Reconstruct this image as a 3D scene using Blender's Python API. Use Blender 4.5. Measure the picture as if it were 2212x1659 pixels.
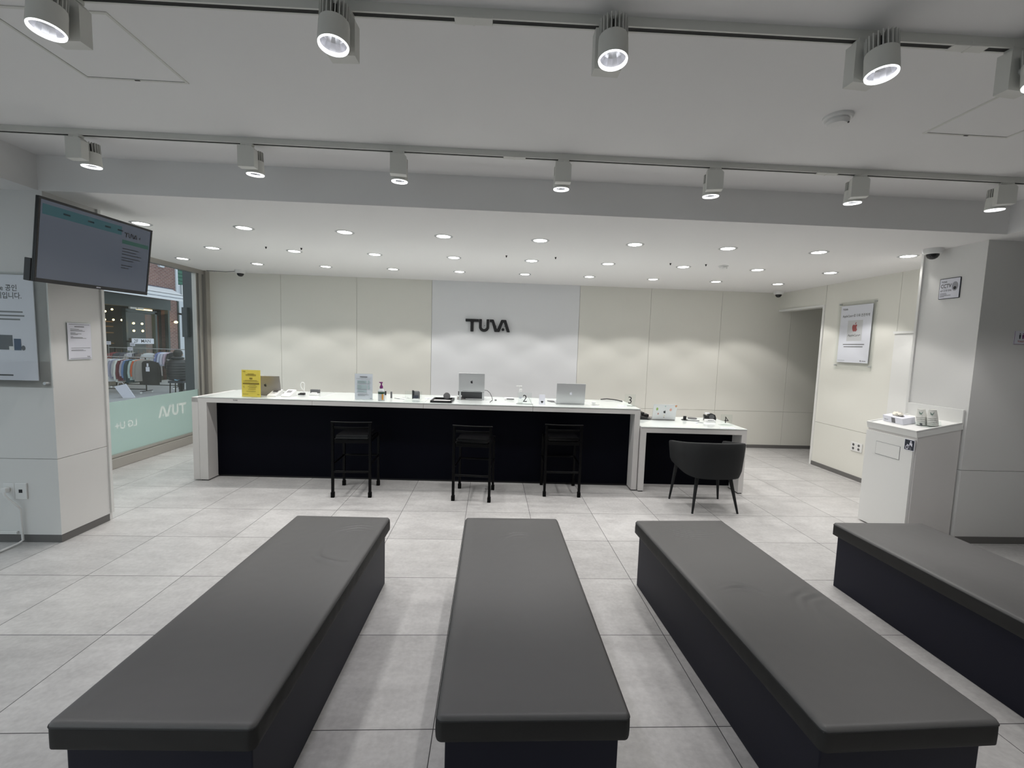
import bpy, bmesh, math, random
from mathutils import Vector, Matrix, noise
from mathutils.geometry import tessellate_polygon
random.seed(7)
PI = math.pi
for o in list(bpy.data.objects): bpy.data.objects.remove(o)
SC = bpy.context.scene
COL = SC.collection

# ------------------------------------------------------------------ camera
F_PX = 965.66
cam_d = bpy.data.cameras.new('camera'); cam = bpy.data.objects.new('camera', cam_d); COL.objects.link(cam)
cam_d.sensor_fit = 'HORIZONTAL'; cam_d.sensor_width = 36.0; cam_d.lens = 36.0*F_PX/2212.0
cam_d.clip_start = .02; cam_d.clip_end = 200
_r = Vector((0.998494521989827, -0.045145237014851076, 0.031154407893260787))
_u = Vector((-0.027076867452132752, 0.08827538578795155, 0.9957280248707313))
_f = Vector((0.0477025450608915, 0.9950725419982511, -0.08692009753706202))
CAM = Vector((0.19809, -1.72085, 1.58582))
cam.matrix_world = Matrix(((_r.x, _u.x, -_f.x, CAM.x), (_r.y, _u.y, -_f.y, CAM.y), (_r.z, _u.z, -_f.z, CAM.z), (0, 0, 0, 1)))
SC.camera = cam

# ------------------------------------------------------------------ exposure, world
SC.view_settings.view_transform = 'Standard'
SC.view_settings.look = 'None'
SC.view_settings.gamma = 1.0
SC.view_settings.exposure = 0.55
try: SC.view_settings.use_curve_mapping = False
except Exception: pass
SKY_STRENGTH = 1.0
DOWNLIGHT_W = 17.0
TRACK_W = 14.0
W = bpy.data.worlds.new('overcast_sky'); SC.world = W; W.use_nodes = True
W.node_tree.nodes['Background'].inputs[0].default_value = (.76, .80, .87, 1)
W.node_tree.nodes['Background'].inputs[1].default_value = SKY_STRENGTH

# ------------------------------------------------------------------ materials
def mat(name, col, rough=.6, metal=0, spec=.5, emit=None, es=0, bump=0, bscale=60, var=0, vscale=4, trans=0, coat=0):
    m = bpy.data.materials.new(name); m.use_nodes = True
    nt = m.node_tree; b = nt.nodes['Principled BSDF']
    b.inputs['Base Color'].default_value = (*col, 1); b.inputs['Roughness'].default_value = rough
    b.inputs['Metallic'].default_value = metal; b.inputs['Specular IOR Level'].default_value = spec
    b.inputs['Transmission Weight'].default_value = trans
    b.inputs['Coat Weight'].default_value = coat
    if emit: b.inputs['Emission Color'].default_value = (*emit, 1); b.inputs['Emission Strength'].default_value = es
    if bump or var:
        tc = nt.nodes.new('ShaderNodeTexCoord')
    if bump:
        n = nt.nodes.new('ShaderNodeTexNoise'); n.inputs['Scale'].default_value = bscale; n.inputs['Detail'].default_value = 4
        bp = nt.nodes.new('ShaderNodeBump'); bp.inputs['Strength'].default_value = bump; bp.inputs['Distance'].default_value = .002
        nt.links.new(tc.outputs['Object'], n.inputs['Vector']); nt.links.new(n.outputs['Fac'], bp.inputs['Height']); nt.links.new(bp.outputs['Normal'], b.inputs['Normal'])
    if var:
        n = nt.nodes.new('ShaderNodeTexNoise'); n.inputs['Scale'].default_value = vscale; n.inputs['Detail'].default_value = 5
        mx = nt.nodes.new('ShaderNodeMix'); mx.data_type = 'RGBA'
        mx.inputs[6].default_value = (*[c*(1-var) for c in col], 1); mx.inputs[7].default_value = (*[min(1, c*(1+var)) for c in col], 1)
        nt.links.new(tc.outputs['Object'], n.inputs['Vector']); nt.links.new(n.outputs['Fac'], mx.inputs[0]); nt.links.new(mx.outputs[2], b.inputs['Base Color'])
    return m

def floor_mat():
    m = bpy.data.materials.new('porcelain_tile'); m.use_nodes = True; nt = m.node_tree; b = nt.nodes['Principled BSDF']
    N = nt.nodes.new; L = nt.links.new
    def math_(op, a, bb=None, c=None):
        n = N('ShaderNodeMath'); n.operation = op
        for i, v in enumerate((a, bb, c)):
            if v is None: continue
            if isinstance(v, (int, float)): n.inputs[i].default_value = v
            else: L(v, n.inputs[i])
        return n.outputs[0]
    geo = N('ShaderNodeNewGeometry'); sp = N('ShaderNodeSeparateXYZ'); L(geo.outputs['Position'], sp.inputs[0])
    gx = math_('DIVIDE', sp.outputs[0], .6); gy = math_('DIVIDE', sp.outputs[1], .6)
    fx = math_('ABSOLUTE', math_('SUBTRACT', gx, math_('ROUND', gx))); fy = math_('ABSOLUTE', math_('SUBTRACT', gy, math_('ROUND', gy)))
    gr = math_('LESS_THAN', math_('MINIMUM', fx, fy), .0030)
    cx = N('ShaderNodeCombineXYZ'); L(math_('FLOOR', gx), cx.inputs[0]); L(math_('FLOOR', gy), cx.inputs[1])
    wn = N('ShaderNodeTexWhiteNoise'); L(cx.outputs[0], wn.inputs['Vector'])
    # per tile shifted cloudy concrete figure
    vm = N('ShaderNodeVectorMath'); vm.operation = 'MULTIPLY_ADD'; L(wn.outputs['Color'], vm.inputs[0]); vm.inputs[1].default_value = (9, 9, 9); L(geo.outputs['Position'], vm.inputs[2])
    mp = N('ShaderNodeMapping'); mp.inputs['Scale'].default_value = (1.6, 3.2, 1); L(vm.outputs[0], mp.inputs[0])
    n1 = N('ShaderNodeTexNoise'); n1.inputs['Scale'].default_value = 2.2; n1.inputs['Detail'].default_value = 8; n1.inputs['Roughness'].default_value = .68; L(mp.outputs[0], n1.inputs['Vector'])
    n2 = N('ShaderNodeTexNoise'); n2.inputs['Scale'].default_value = 46; n2.inputs['Detail'].default_value = 4; L(vm.outputs[0], n2.inputs['Vector'])
    f1 = math_('MULTIPLY_ADD', n1.outputs['Fac'], .68, math_('MULTIPLY', n2.outputs['Fac'], .32))
    f2 = math_('MULTIPLY_ADD', wn.outputs['Value'], .10, math_('SUBTRACT', f1, .05))
    cr = N('ShaderNodeValToRGB'); cr.color_ramp.elements[0].position = .36; cr.color_ramp.elements[0].color = (.44, .43, .425, 1)
    cr.color_ramp.elements[1].position = .64; cr.color_ramp.elements[1].color = (.60, .59, .58, 1); L(f2, cr.inputs[0])
    mx = N('ShaderNodeMix'); mx.data_type = 'RGBA'; L(gr, mx.inputs[0]); L(cr.outputs[0], mx.inputs[6]); mx.inputs[7].default_value = (.045, .045, .045, 1)
    L(mx.outputs[2], b.inputs['Base Color'])
    ro = math_('MULTIPLY_ADD', n1.outputs['Fac'], .15, .30); L(math_('MAXIMUM', ro, math_('MULTIPLY', gr, .9)), b.inputs['Roughness'])
    b.inputs['Specular IOR Level'].default_value = .45
    return m

def brick_mat(name, c1, c2, mortar):
    m = bpy.data.materials.new(name); m.use_nodes = True; nt = m.node_tree; b = nt.nodes['Principled BSDF']
    tc = nt.nodes.new('ShaderNodeTexCoord'); mp = nt.nodes.new('ShaderNodeMapping'); mp.inputs['Rotation'].default_value = (0, 0, 0)
    sp = nt.nodes.new('ShaderNodeSeparateXYZ'); cb = nt.nodes.new('ShaderNodeCombineXYZ')
    nt.links.new(tc.outputs['Object'], sp.inputs[0]); nt.links.new(sp.outputs[1], cb.inputs[0]); nt.links.new(sp.outputs[2], cb.inputs[1])
    br = nt.nodes.new('ShaderNodeTexBrick'); br.inputs['Scale'].default_value = 1; br.inputs['Brick Width'].default_value = .19; br.inputs['Row Height'].default_value = .056
    br.inputs['Mortar Size'].default_value = .008; br.inputs['Color1'].default_value = (*c1, 1); br.inputs['Color2'].default_value = (*c2, 1); br.inputs['Mortar'].default_value = (*mortar, 1)
    nt.links.new(cb.outputs[0], br.inputs['Vector']); nt.links.new(br.outputs['Color'], b.inputs['Base Color']); b.inputs['Roughness'].default_value = .85
    return m

def glass_mat(name, tint=(1, 1, 1), ior=1.5, haze=0.0, fixed=None):
    m = bpy.data.materials.new(name); m.use_nodes = True; nt = m.node_tree; nt.nodes.remove(nt.nodes['Principled BSDF'])
    out = nt.nodes['Material Output']; t = nt.nodes.new('ShaderNodeBsdfTransparent'); t.inputs[0].default_value = (*tint, 1)
    g = nt.nodes.new('ShaderNodeBsdfGlossy'); g.inputs['Roughness'].default_value = .02; g.inputs[0].default_value = (.95, .97, .96, 1)
    lw = nt.nodes.new('ShaderNodeLayerWeight'); lw.inputs['Blend'].default_value = .5   # Schlick reflectance, the same from both sides
    pw = nt.nodes.new('ShaderNodeMath'); pw.operation = 'POWER'; pw.inputs[1].default_value = 5; nt.links.new(lw.outputs['Facing'], pw.inputs[0])
    f0 = ((ior-1)/(ior+1))**2
    f = nt.nodes.new('ShaderNodeMath'); f.operation = 'MULTIPLY_ADD'; f.inputs[1].default_value = (1-f0)*.6; f.inputs[2].default_value = f0; nt.links.new(pw.outputs[0], f.inputs[0])
    mx = nt.nodes.new('ShaderNodeMixShader'); nt.links.new(f.outputs[0], mx.inputs[0]); nt.links.new(t.outputs[0], mx.inputs[1]); nt.links.new(g.outputs[0], mx.inputs[2])
    last = mx
    if haze:
        d = nt.nodes.new('ShaderNodeBsdfDiffuse'); d.inputs[0].default_value = (.8, .85, .82, 1); m2 = nt.nodes.new('ShaderNodeMixShader'); m2.inputs[0].default_value = haze
        nt.links.new(mx.outputs[0], m2.inputs[1]); nt.links.new(d.outputs[0], m2.inputs[2]); last = m2
    nt.links.new(last.outputs[0], out.inputs[0]); return m

def film_mat():
    m = bpy.data.materials.new('frosted_film'); m.use_nodes = True; nt = m.node_tree; b = nt.nodes['Principled BSDF']
    b.inputs['Base Color'].default_value = (.64, .75, .71, 1); b.inputs['Roughness'].default_value = .25
    t = nt.nodes.new('ShaderNodeBsdfTranslucent'); t.inputs[0].default_value = (.74, .86, .82, 1)
    mx = nt.nodes.new('ShaderNodeMixShader'); mx.inputs[0].default_value = .6
    nt.links.new(b.outputs[0], mx.inputs[1]); nt.links.new(t.outputs[0], mx.inputs[2]); nt.links.new(mx.outputs[0], nt.nodes['Material Output'].inputs[0]); return m

M = dict(
    floor=floor_mat(),
    cream=mat('cream_panel', (.78, .772, .712), .55, spec=.3),
    white_panel=mat('white_panel', (.79, .80, .815), .5, spec=.3),
    ceil=mat('ceiling_paint', (.88, .875, .87), .85, spec=.2),
    pillar=mat('pillar_panel', (.76, .755, .74), .45, spec=.35),
    dark_gap=mat('panel_joint', (.10, .10, .09), .9),
    skirting=mat('grey_skirting', (.15, .145, .14), .5),
    trimw=mat('white_trim', (.80, .80, .78), .4),
    steel=mat('brushed_steel', (.46, .44, .41), .38, metal=.6),
    laminate=mat('white_laminate', (.70, .68, .665), .45),
    backglass=mat('white_back_painted_glass', (.80, .85, .83), .04, spec=.6, coat=.3),
    navy=mat('dark_navy_board', (.0012, .0016, .0050), .6, spec=.08),
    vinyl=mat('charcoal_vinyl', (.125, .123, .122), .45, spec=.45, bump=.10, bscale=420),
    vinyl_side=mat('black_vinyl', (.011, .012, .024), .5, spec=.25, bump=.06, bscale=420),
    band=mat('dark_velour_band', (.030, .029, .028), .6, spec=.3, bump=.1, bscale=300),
    seam=mat('stitching', (.020, .020, .021), .6),
    blackmetal=mat('black_metal', (.0012, .0012, .0015), .38, spec=.14),
    leather=mat('black_leather', (.0025, .0025, .003), .22, spec=.5),
    rubber=mat('black_rubber', (.002, .002, .002), .7, spec=.15),
    fabric=mat('charcoal_upholstery', (.020, .021, .022), .75, spec=.25, bump=.2, bscale=500),
    lampw=mat('lamp_white', (.74, .74, .70), .5),
    fin=mat('heat_sink_grey', (.62, .62, .59), .5),
    dark=mat('dark_core', (.015, .015, .015), .7),
    chrome=mat('reflector', (.75, .75, .78), .18, metal=1),
    glow=mat('lamp_glow', (1, 1, 1), .5, emit=(1, .98, .95), es=9),
    rimglow=mat('rim_glow', (.9, .9, .92), .4, emit=(.97, .98, 1), es=1.5),
    glowsoft=mat('reflector_glow', (.55, .55, .58), .22, metal=1, emit=(.94, .96, 1), es=.10),
    plastic=mat('white_plastic', (.80, .80, .79), .35),
    blackp=mat('black_plastic', (.010, .010, .011), .35),
    greyp=mat('grey_plastic', (.10, .10, .105), .4),
    dome=mat('smoked_dome', (.012, .012, .014), .12),
    alu=mat('silver_aluminium', (.56, .57, .58), .38, metal=.55),
    alud=mat('grey_aluminium', (.26, .245, .24), .38, metal=.5),
    ink=mat('black_ink', (.012, .012, .014), .6),
    inkg=mat('grey_ink', (.16, .16, .17), .7),
    paper=mat('white_paper', (.78, .785, .86), .45),
    papery=mat('yellow_paper', (.92, .71, .09), .5),
    inky=mat('olive_ink', (.22, .16, .02), .7),
    teal=mat('pale_teal_print', (.42, .52, .54), .7),
    red=mat('red_print', (.38, .05, .05), .6),
    acryl=glass_mat('clear_acrylic', (.97, .985, .98), 1.35),
    acrylh=glass_mat('clear_acrylic_plate', (.99, .993, .991), 1.3, haze=.03),
    pane=glass_mat('window_glass', (.90, .94, .93), 1.45),
    film=film_mat(),
    filmtext=mat('pale_film_print', (.72, .81, .78), .4),
    purple=mat('purple_plastic', (.16, .02, .14), .35),
    green=mat('dark_green_label', (.01, .05, .02), .5),
    orange=mat('orange_label', (.60, .28, .05), .5),
    liquid=mat('clear_gel', (.70, .74, .76), .12, trans=.5),
    cup=mat('paper_cup', (.76, .76, .72), .6),
    cupg=mat('green_print', (.22, .30, .26), .6),
    lilac=mat('lilac_card', (.66, .66, .74), .6),
    tissue=mat('tissue_paper', (.80, .76, .66), .8),
    stickb=mat('dark_sign_board', (.02, .025, .04), .5),
    screen=mat('dim_screen', (.02, .022, .026), .16, emit=(.055, .065, .085), es=.55),
    scr_teal=mat('screen_band', (.01, .015, .016), .2, emit=(.012, .050, .060), es=.6),
    scr_green=mat('screen_bar', (.01, .015, .012), .2, emit=(.010, .046, .036), es=.6),
    scr_ink=mat('screen_ink', (.004, .004, .005), .3, emit=(.004, .005, .008), es=.4),
    brick=brick_mat('red_brick', (.22, .105, .09), (.15, .065, .058), (.34, .29, .27)),
    brick2=brick_mat('inner_red_brick', (.20, .06, .035), (.13, .035, .02), (.10, .06, .05)),
    asphalt=mat('street_asphalt', (.16, .165, .17), .8, var=.12, vscale=3),
    paving=mat('street_paving', (.36, .37, .38), .8, var=.08),
    slate=mat('dark_slate_paint', (.040, .050, .060), .4),
    slate2=mat('green_grey_paint', (.045, .062, .062), .5),
    awning=mat('white_canvas', (.78, .80, .84), .8),
    awnline=mat('grey_band', (.10, .12, .17), .7),
    shutter=mat('green_shutter', (.012, .12, .075), .5),
    whitewall=mat('white_render', (.62, .66, .72), .8),
    wood=mat('wood', (.30, .17, .08), .6),
    warm=mat('warm_lamp', (1, .8, .4), .5, emit=(1, .72, .30), es=6),
    shopdark=mat('dark_shop_wall', (.05, .045, .045), .8),
    skin=mat('skin', (.42, .25, .18), .6),
    hair=mat('black_hair', (.008, .008, .009), .6),
    puffer=mat('black_puffer_nylon', (.018, .020, .026), .35),
    blueprint=mat('light_blue_print', (.35, .60, .80), .5),
)

# ------------------------------------------------------------------ mesh helpers
class MB:
    def __init__(s): s.v = []; s.f = []
    def add(s, vs, fs, M4=None):
        n = len(s.v)
        s.v += [tuple(M4 @ Vector(v)) if M4 is not None else tuple(v) for v in vs]
        s.f += [tuple(i+n for i in f) for f in fs]; return s
    def box(s, x0, x1, y0, y1, z0, z1, bev=0, M4=None, seg=2):
        if not bev:
            vs = [(x, y, z) for x in (x0, x1) for y in (y0, y1) for z in (z0, z1)]
            return s.add(vs, [(0, 1, 3, 2), (4, 6, 7, 5), (0, 4, 5, 1), (2, 3, 7, 6), (0, 2, 6, 4), (1, 5, 7, 3)], M4)
        bm = bmesh.new(); bmesh.ops.create_cube(bm, size=1)
        for v in bm.verts: v.co = ((x0+x1)/2+v.co.x*(x1-x0), (y0+y1)/2+v.co.y*(y1-y0), (z0+z1)/2+v.co.z*(z1-z0))
        bmesh.ops.bevel(bm, geom=bm.edges[:], offset=bev, segments=seg, affect='EDGES', profile=.5)
        s.frombm(bm, M4); bm.free(); return s
    def frombm(s, bm, M4=None):
        bm.verts.index_update(); s.add([v.co[:] for v in bm.verts], [[v.index for v in f.verts] for f in bm.faces], M4)
    def ring(s, c, ax, r, n, r2=None, up=None):
        ax = Vector(ax).normalized(); up = Vector(up) if up else (Vector((0, 0, 1)) if abs(ax.z) < .9 else Vector((1, 0, 0)))
        a = ax.cross(up).normalized(); b = ax.cross(a).normalized(); r2 = r if r2 is None else r2
        return [tuple(Vector(c)+a*math.cos(2*PI*i/n)*r+b*math.sin(2*PI*i/n)*r2) for i in range(n)]
    def loft(s, rings, cap=True, closed=True, M4=None):
        n = len(rings[0]); vs = [p for r in rings for p in r]; fs = []
        for k in range(len(rings)-1):
            for i in range(n if closed else n-1):
                j = (i+1) % n; fs.append((k*n+i, k*n+j, (k+1)*n+j, (k+1)*n+i))
        if cap: fs.append(tuple(range(n))[::-1]); fs.append(tuple((len(rings)-1)*n+i for i in range(n)))
        return s.add(vs, fs, M4)
    def cyl(s, p0, p1, r0, r1=None, n=16, M4=None):
        r1 = r0 if r1 is None else r1; ax = Vector(p1)-Vector(p0)
        return s.loft([s.ring(p0, ax, r0, n), s.ring(p1, ax, r1, n)], M4=M4)
    def lathe(s, prof, n=24, c=(0, 0, 0), cap=True, M4=None):
        rings = [[(c[0]+r*math.cos(2*PI*i/n), c[1]+r*math.sin(2*PI*i/n), c[2]+z) for i in range(n)] for r, z in prof]
        return s.loft(rings, cap, M4=M4)
    def tube(s, pts, r, n=8, M4=None):
        pts = [Vector(p) for p in pts]; rings = []; up = None
        for i, p in enumerate(pts):
            d = (pts[min(i+1, len(pts)-1)]-pts[max(i-1, 0)]).normalized()
            if up is None: up = Vector((0, 0, 1)) if abs(d.z) < .9 else Vector((1, 0, 0))
            a = d.cross(up).normalized(); up = a.cross(d).normalized()
            rings.append([tuple(p+a*math.cos(2*PI*k/n)*r+up*math.sin(2*PI*k/n)*r) for k in range(n)])
        return s.loft(rings, M4=M4)
    def prism(s, poly, d0, d1, M4=None):   # poly in local x,z; depth along y
        n = len(poly); tris = tessellate_polygon([[Vector((x, z, 0)) for x, z in poly]])
        vs = [(x, d0, z) for x, z in poly]+[(x, d1, z) for x, z in poly]
        fs = [tuple(t) for t in tris]+[tuple(i+n for i in t[::-1]) for t in tris]
        fs += [(i, (i+1) % n, (i+1) % n+n, i+n) for i in range(n)]
        return s.add(vs, fs, M4)
    def text(s, body, size, x, z, y=0, align='LEFT', bold=0, th=.0004, mirror=False, sx=1, M4=None):
        c = bpy.data.curves.new('lettering', 'FONT'); c.body = body; c.size = size; c.align_x = align; c.offset = bold*size; c.resolution_u = 2
        c.extrude = 0
        o = bpy.data.objects.new('tmp', c); COL.objects.link(o)
        me = bpy.data.meshes.new_from_object(o.evaluated_get(bpy.context.evaluated_depsgraph_get()))
        k = -1 if mirror else 1
        vs = [(x+k*sx*v.co.x, y-th, z+v.co.y) for v in me.vertices]; fs = [tuple(p.vertices) for p in me.polygons]
        bpy.data.objects.remove(o); bpy.data.curves.remove(c); bpy.data.meshes.remove(me)
        return s.add(vs, fs, M4)
    def build(s, name, m, parent=None, smooth=False, loc=None, rot=None):
        me = bpy.data.meshes.new(name); me.from_pydata(s.v, [], s.f); me.materials.append(m)
        bm = bmesh.new(); bm.from_mesh(me); bmesh.ops.recalc_face_normals(bm, faces=bm.faces[:]); bm.to_mesh(me); bm.free()
        if smooth:
            me.polygons.foreach_set('use_smooth', [True]*len(me.polygons))
            try: me.set_sharp_from_angle(angle=math.radians(smooth if smooth is not True else 40))
            except Exception: pass
        o = bpy.data.objects.new(name, me); COL.objects.link(o)
        if parent is not None: o.parent = parent
        if loc: o.location = loc
        if rot: o.rotation_euler = rot
        return o
def B(*a, **k): return MB().box(*a, **k)
def tag(o, label, cat, group=None, kind=None):
    o['label'] = label; o['category'] = cat
    if group: o['group'] = group
    if kind: o['kind'] = kind
    return o
def thing(name, label, cat, loc=(0, 0, 0), rz=0, group=None):
    o = bpy.data.objects.new(name, None); COL.objects.link(o); o.location = loc; o.rotation_euler = (0, 0, rz); o.empty_display_size = .1
    return tag(o, label, cat, group)
def struct(name, mb, m, parent=None, smooth=False):
    o = mb.build(name, m, parent, smooth)
    if parent is None: o['kind'] = 'structure'
    return o
def dup(root, loc=None, rz=None, label=None):
    r = root.copy(); COL.objects.link(r)
    if loc is not None: r.location = loc
    if rz is not None: r.rotation_euler = (0, 0, rz)
    if label: r['label'] = label
    for ch in list(root.children):
        c = ch.copy(); COL.objects.link(c); c.parent = r
        for g in list(ch.children):
            d = g.copy(); COL.objects.link(d); d.parent = c
    return r
def T(x=0, y=0, z=0): return Matrix.Translation((x, y, z))
def RZ(a): return Matrix.Rotation(a, 4, 'Z')
def RX(a): return Matrix.Rotation(a, 4, 'X')
def RY(a): return Matrix.Rotation(a, 4, 'Y')
ORD = ['leftmost', 'second from the left', 'third from the left', 'fourth from the left', 'fifth from the left', 'sixth from the left', 'seventh from the left', 'eighth from the left', 'ninth from the left', 'rightmost']

# logo lettering, drawn from the wall sign; unit = width .70 m
def _lg(p): return [((x-380)/1415*.70, (815-y)/1415*.70) for x, y in p]
def logo_polys():
    def arc(cx, cy, r, a0, a1, n=10): return [(cx+r*math.cos(math.radians(a0+(a1-a0)*i/n)), cy+r*math.sin(math.radians(a0+(a1-a0)*i/n))) for i in range(n+1)]
    t = [(385, 415), (797, 415), (797, 500), (660, 500), (645, 508), (635, 525), (635, 805), (625, 815), (548, 815), (538, 805), (538, 525), (530, 508), (515, 500), (385, 500), (378, 490), (378, 425)]
    u = [(808, 412), (888, 412), (898, 422), (898, 665)]+arc(971, 665, 73, 180, 0)[1:-1]
    u = [(808, 412), (888, 412), (898, 422), (898, 650)]+[(971+74*math.cos(a), 650+74*math.sin(a)) for a in [PI-PI*i/12 for i in range(1, 12)]]+[(1045, 650), (1045, 422), (1055, 412), (1135, 412), (1135, 650)]+[(971+164*math.cos(a), 650+164*math.sin(a)) for a in [PI*i/16 for i in range(1, 16)]]+[(808, 650)]
    v = [(1150, 413), (1262, 413), (1278, 425), (1378, 700), (1388, 708), (1398, 700), (1510, 425), (1524, 413), (1662, 413), (1676, 425), (1797, 790), (1790, 803), (1712, 803), (1700, 795), (1605, 510), (1590, 498), (1575, 510), (1475, 790), (1462, 803), (1318, 803), (1306, 795), (1215, 510), (1200, 498), (1150, 498)]
    d = [(1578+45*math.cos(2*PI*i/20), 722+45*math.sin(2*PI*i/20)) for i in range(20)]
    return [_lg(t), _lg(u), _lg(v), _lg(d)]
def logo(mb, x, z, w, y=0, depth=.0005, mirror=False, M4=None):
    k = w/.70
    for p in logo_polys():
        q = [((x+(-px if mirror else px)*k), z+pz*k) for px, pz in p]
        mb.prism(q, y, y-depth, M4)
    return mb
def apple_polys(cx, cz, s):   # s = height of the body
    pts = []
    half = [(0, .40), (.08, .45), (.22, .50), (.36, .46), (.47, .34), (.50, .12), (.47, -.10), (.38, -.32), (.25, -.48), (.13, -.50), (.0, -.45)]
    right = [(0, .40), (.08, .45), (.22, .50), (.36, .47), (.44, .39), (.36, .28), (.315, .12), (.34, -.03), (.43, -.14), (.49, -.17), (.42, -.32), (.28, -.49), (.14, -.50), (.0, -.45)]
    left = [(-x, z) for x, z in half][::-1][1:-1]
    body = [(cx+x*s*.92, cz+z*s) for x, z in right+left]
    leaf = [(cx+x*s, cz+z*s) for x, z in [(.02, .53), (.01, .62), (.06, .72), (.14, .79), (.22, .82), (.21, .72), (.16, .62), (.09, .55)]]
    return [body, leaf]
def apple(mb, cx, cz, s, y=0, depth=.0006, M4=None):
    for p in apple_polys(cx, cz, s): mb.prism(p, y, y-depth, M4)
    return mb
def lines(mb, x0, x1, z, h, y=0, ragged=None, M4=None):
    mb.box(x0, x1 if ragged is None else x0+(x1-x0)*ragged, y-.0006, y, z-h/2, z+h/2, M4=M4)

# ------------------------------------------------------------------ room shell
struct('floor', B(-4.6, 7.4, -4.6, 5.6, -.09, 0), M['floor'])
c = MB()
c.box(-3.0, 4.17, -4.6, 1.66, 2.80, 3.0)                        # raised tray
c.box(-4.25, -3.0, -4.6, 1.66, 2.56, 3.0)
c.box(4.17, 7.4, -4.6, 1.66, 2.56, 3.0)
c.box(-4.25, 7.4, 1.66, 5.6, 2.56, 3.0)
struct('ceiling', c, M['ceil'])

def panelled(name, segs, const, axis, z0, z1, zs, m, flip=1, th=.02, gap=.0035):
    """wall of boards with open joints on a dark backing; segs = coordinate breaks along the wall, zs = horizontal joints"""
    mb = MB(); zb = [z0]+list(zs)+[z1]
    for a, b2 in zip(segs[:-1], segs[1:]):
        for za, zz in zip(zb[:-1], zb[1:]):
            p, q = a+gap/2, b2-gap/2; r, t = (za+gap/2 if za > z0 else za), (zz-gap/2 if zz < z1 else zz)
            if axis == 'x': mb.box(p, q, const, const+flip*th, r, t)
            else: mb.box(const, const+flip*th, p, q, r, t)
    return mb
# back wall (y = 5.45)
wb = struct('wall_back', panelled('w', [-4.25, -3.085, -1.925, -.76], 5.45, 'x', 0, 2.56, [.615], None).add([], []), M['cream'])
r_ = panelled('w', [1.585, 2.74, 3.91, 5.08, 6.25, 7.4], 5.45, 'x', 0, 2.56, [.615], None)
struct('wall_back_right_boards', r_, M['cream'], wb)
struct('wall_back_centre_panel', B(-.757, 1.582, 5.445, 5.47, 0, 2.56), M['white_panel'], wb)
struct('wall_back_joints', B(-4.25, 7.4, 5.47, 5.6, 0, 2.56), M['dark_gap'], wb)
struct('baseboard_back', B(-4.15, 7.4, 5.435, 5.45, 0, .053), M['skirting'])
# right wall (x = 4.88) with the opening to the passage
wr = struct('wall_right', panelled('w', [1.86, 3.285, 4.445], 4.88, 'y', 0, 2.56, [.625], None), M['cream'])
struct('wall_right_lintel', B(4.88, 4.90, 4.448, 5.45, 2.285, 2.56), M['cream'], wr)
struct('wall_right_core', MB().box(4.90, 5.0, 1.86, 4.44, 0, 2.56).box(4.90, 5.0, 4.40, 5.45, 2.288, 2.56), M['cream'], wr)
struct('baseboard_right', B(4.868, 4.88, 3.29, 4.44, 0, .055), M['skirting'])
struct('trim_1', MB().box(4.865, 5.005, 4.442, 4.475, 0, 2.262).box(4.865, 5.005, 4.442, 5.449, 2.262, 2.29), M['trimw'])
# the white board with a ledge on the right wall
struct('trim_2', MB().box(4.850, 4.878, 2.42, 3.275, 0, 1.85).box(4.835, 4.878, 2.42, 3.282, 1.852, 1.88), M['trimw'])
# passage behind
struct('wall_passage', MB().box(5.0, 7.4, 4.30, 4.42, 0, 2.56).box(7.3, 7.4, 4.42, 5.45, 0, 2.56), M['cream'])
# right column: left face x = 4.22, front face y = 1.84
wc = struct('wall_column', MB().box(4.22, 4.24, 1.85, 2.37, .055, .64).box(4.22, 4.24, 1.85, 2.37, .6435, 2.56)
            .box(4.22, 5.5, 1.83, 1.85, .055, .64).box(4.22, 5.5, 1.83, 1.85, .6435, 2.56).box(5.503, 7.4, 1.83, 1.85, .055, 2.56), M['pillar'])
struct('wall_column_core', MB().box(4.24, 4.90, 1.85, 2.37, 0, 2.56).box(4.9, 7.4, 1.85, 1.95, 0, 2.56), M['pillar'], wc)
struct('baseboard_column', B(4.235, 7.4, 1.822, 1.84, 0, .06), M['skirting'])
struct('trim_3', MB().box(4.205, 4.22, 2.362, 2.385, 0, 2.56), M['trimw'])
# left pillar: side face x = -2.98, front face y = 1.68
wp = struct('wall_pillar', MB().box(-3.0, -2.985, 1.685, 2.10, .062, .638).box(-3.0, -2.985, 1.685, 2.10, .6415, 2.56)
            .box(-4.25, -2.985, 1.67, 1.685, .062, .638).box(-4.25, -2.985, 1.67, 1.685, .6415, 2.56), M['pillar'])
struct('wall_pillar_core', B(-4.25, -3.0, 1.685, 2.14, 0, 2.56), M['pillar'], wp)
struct('trim_4', MB().box(-3.0, -2.972, 2.10, 2.125, .07, 2.56).box(-2.996, -2.985, 2.125, 2.14, .07, 2.56), M['trimw'])
struct('baseboard_pillar', MB().box(-4.2, -2.99, 1.676, 1.69, 0, .062).box(-3.0, -2.990, 1.69, 2.10, 0, .062), M['skirting'])
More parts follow.
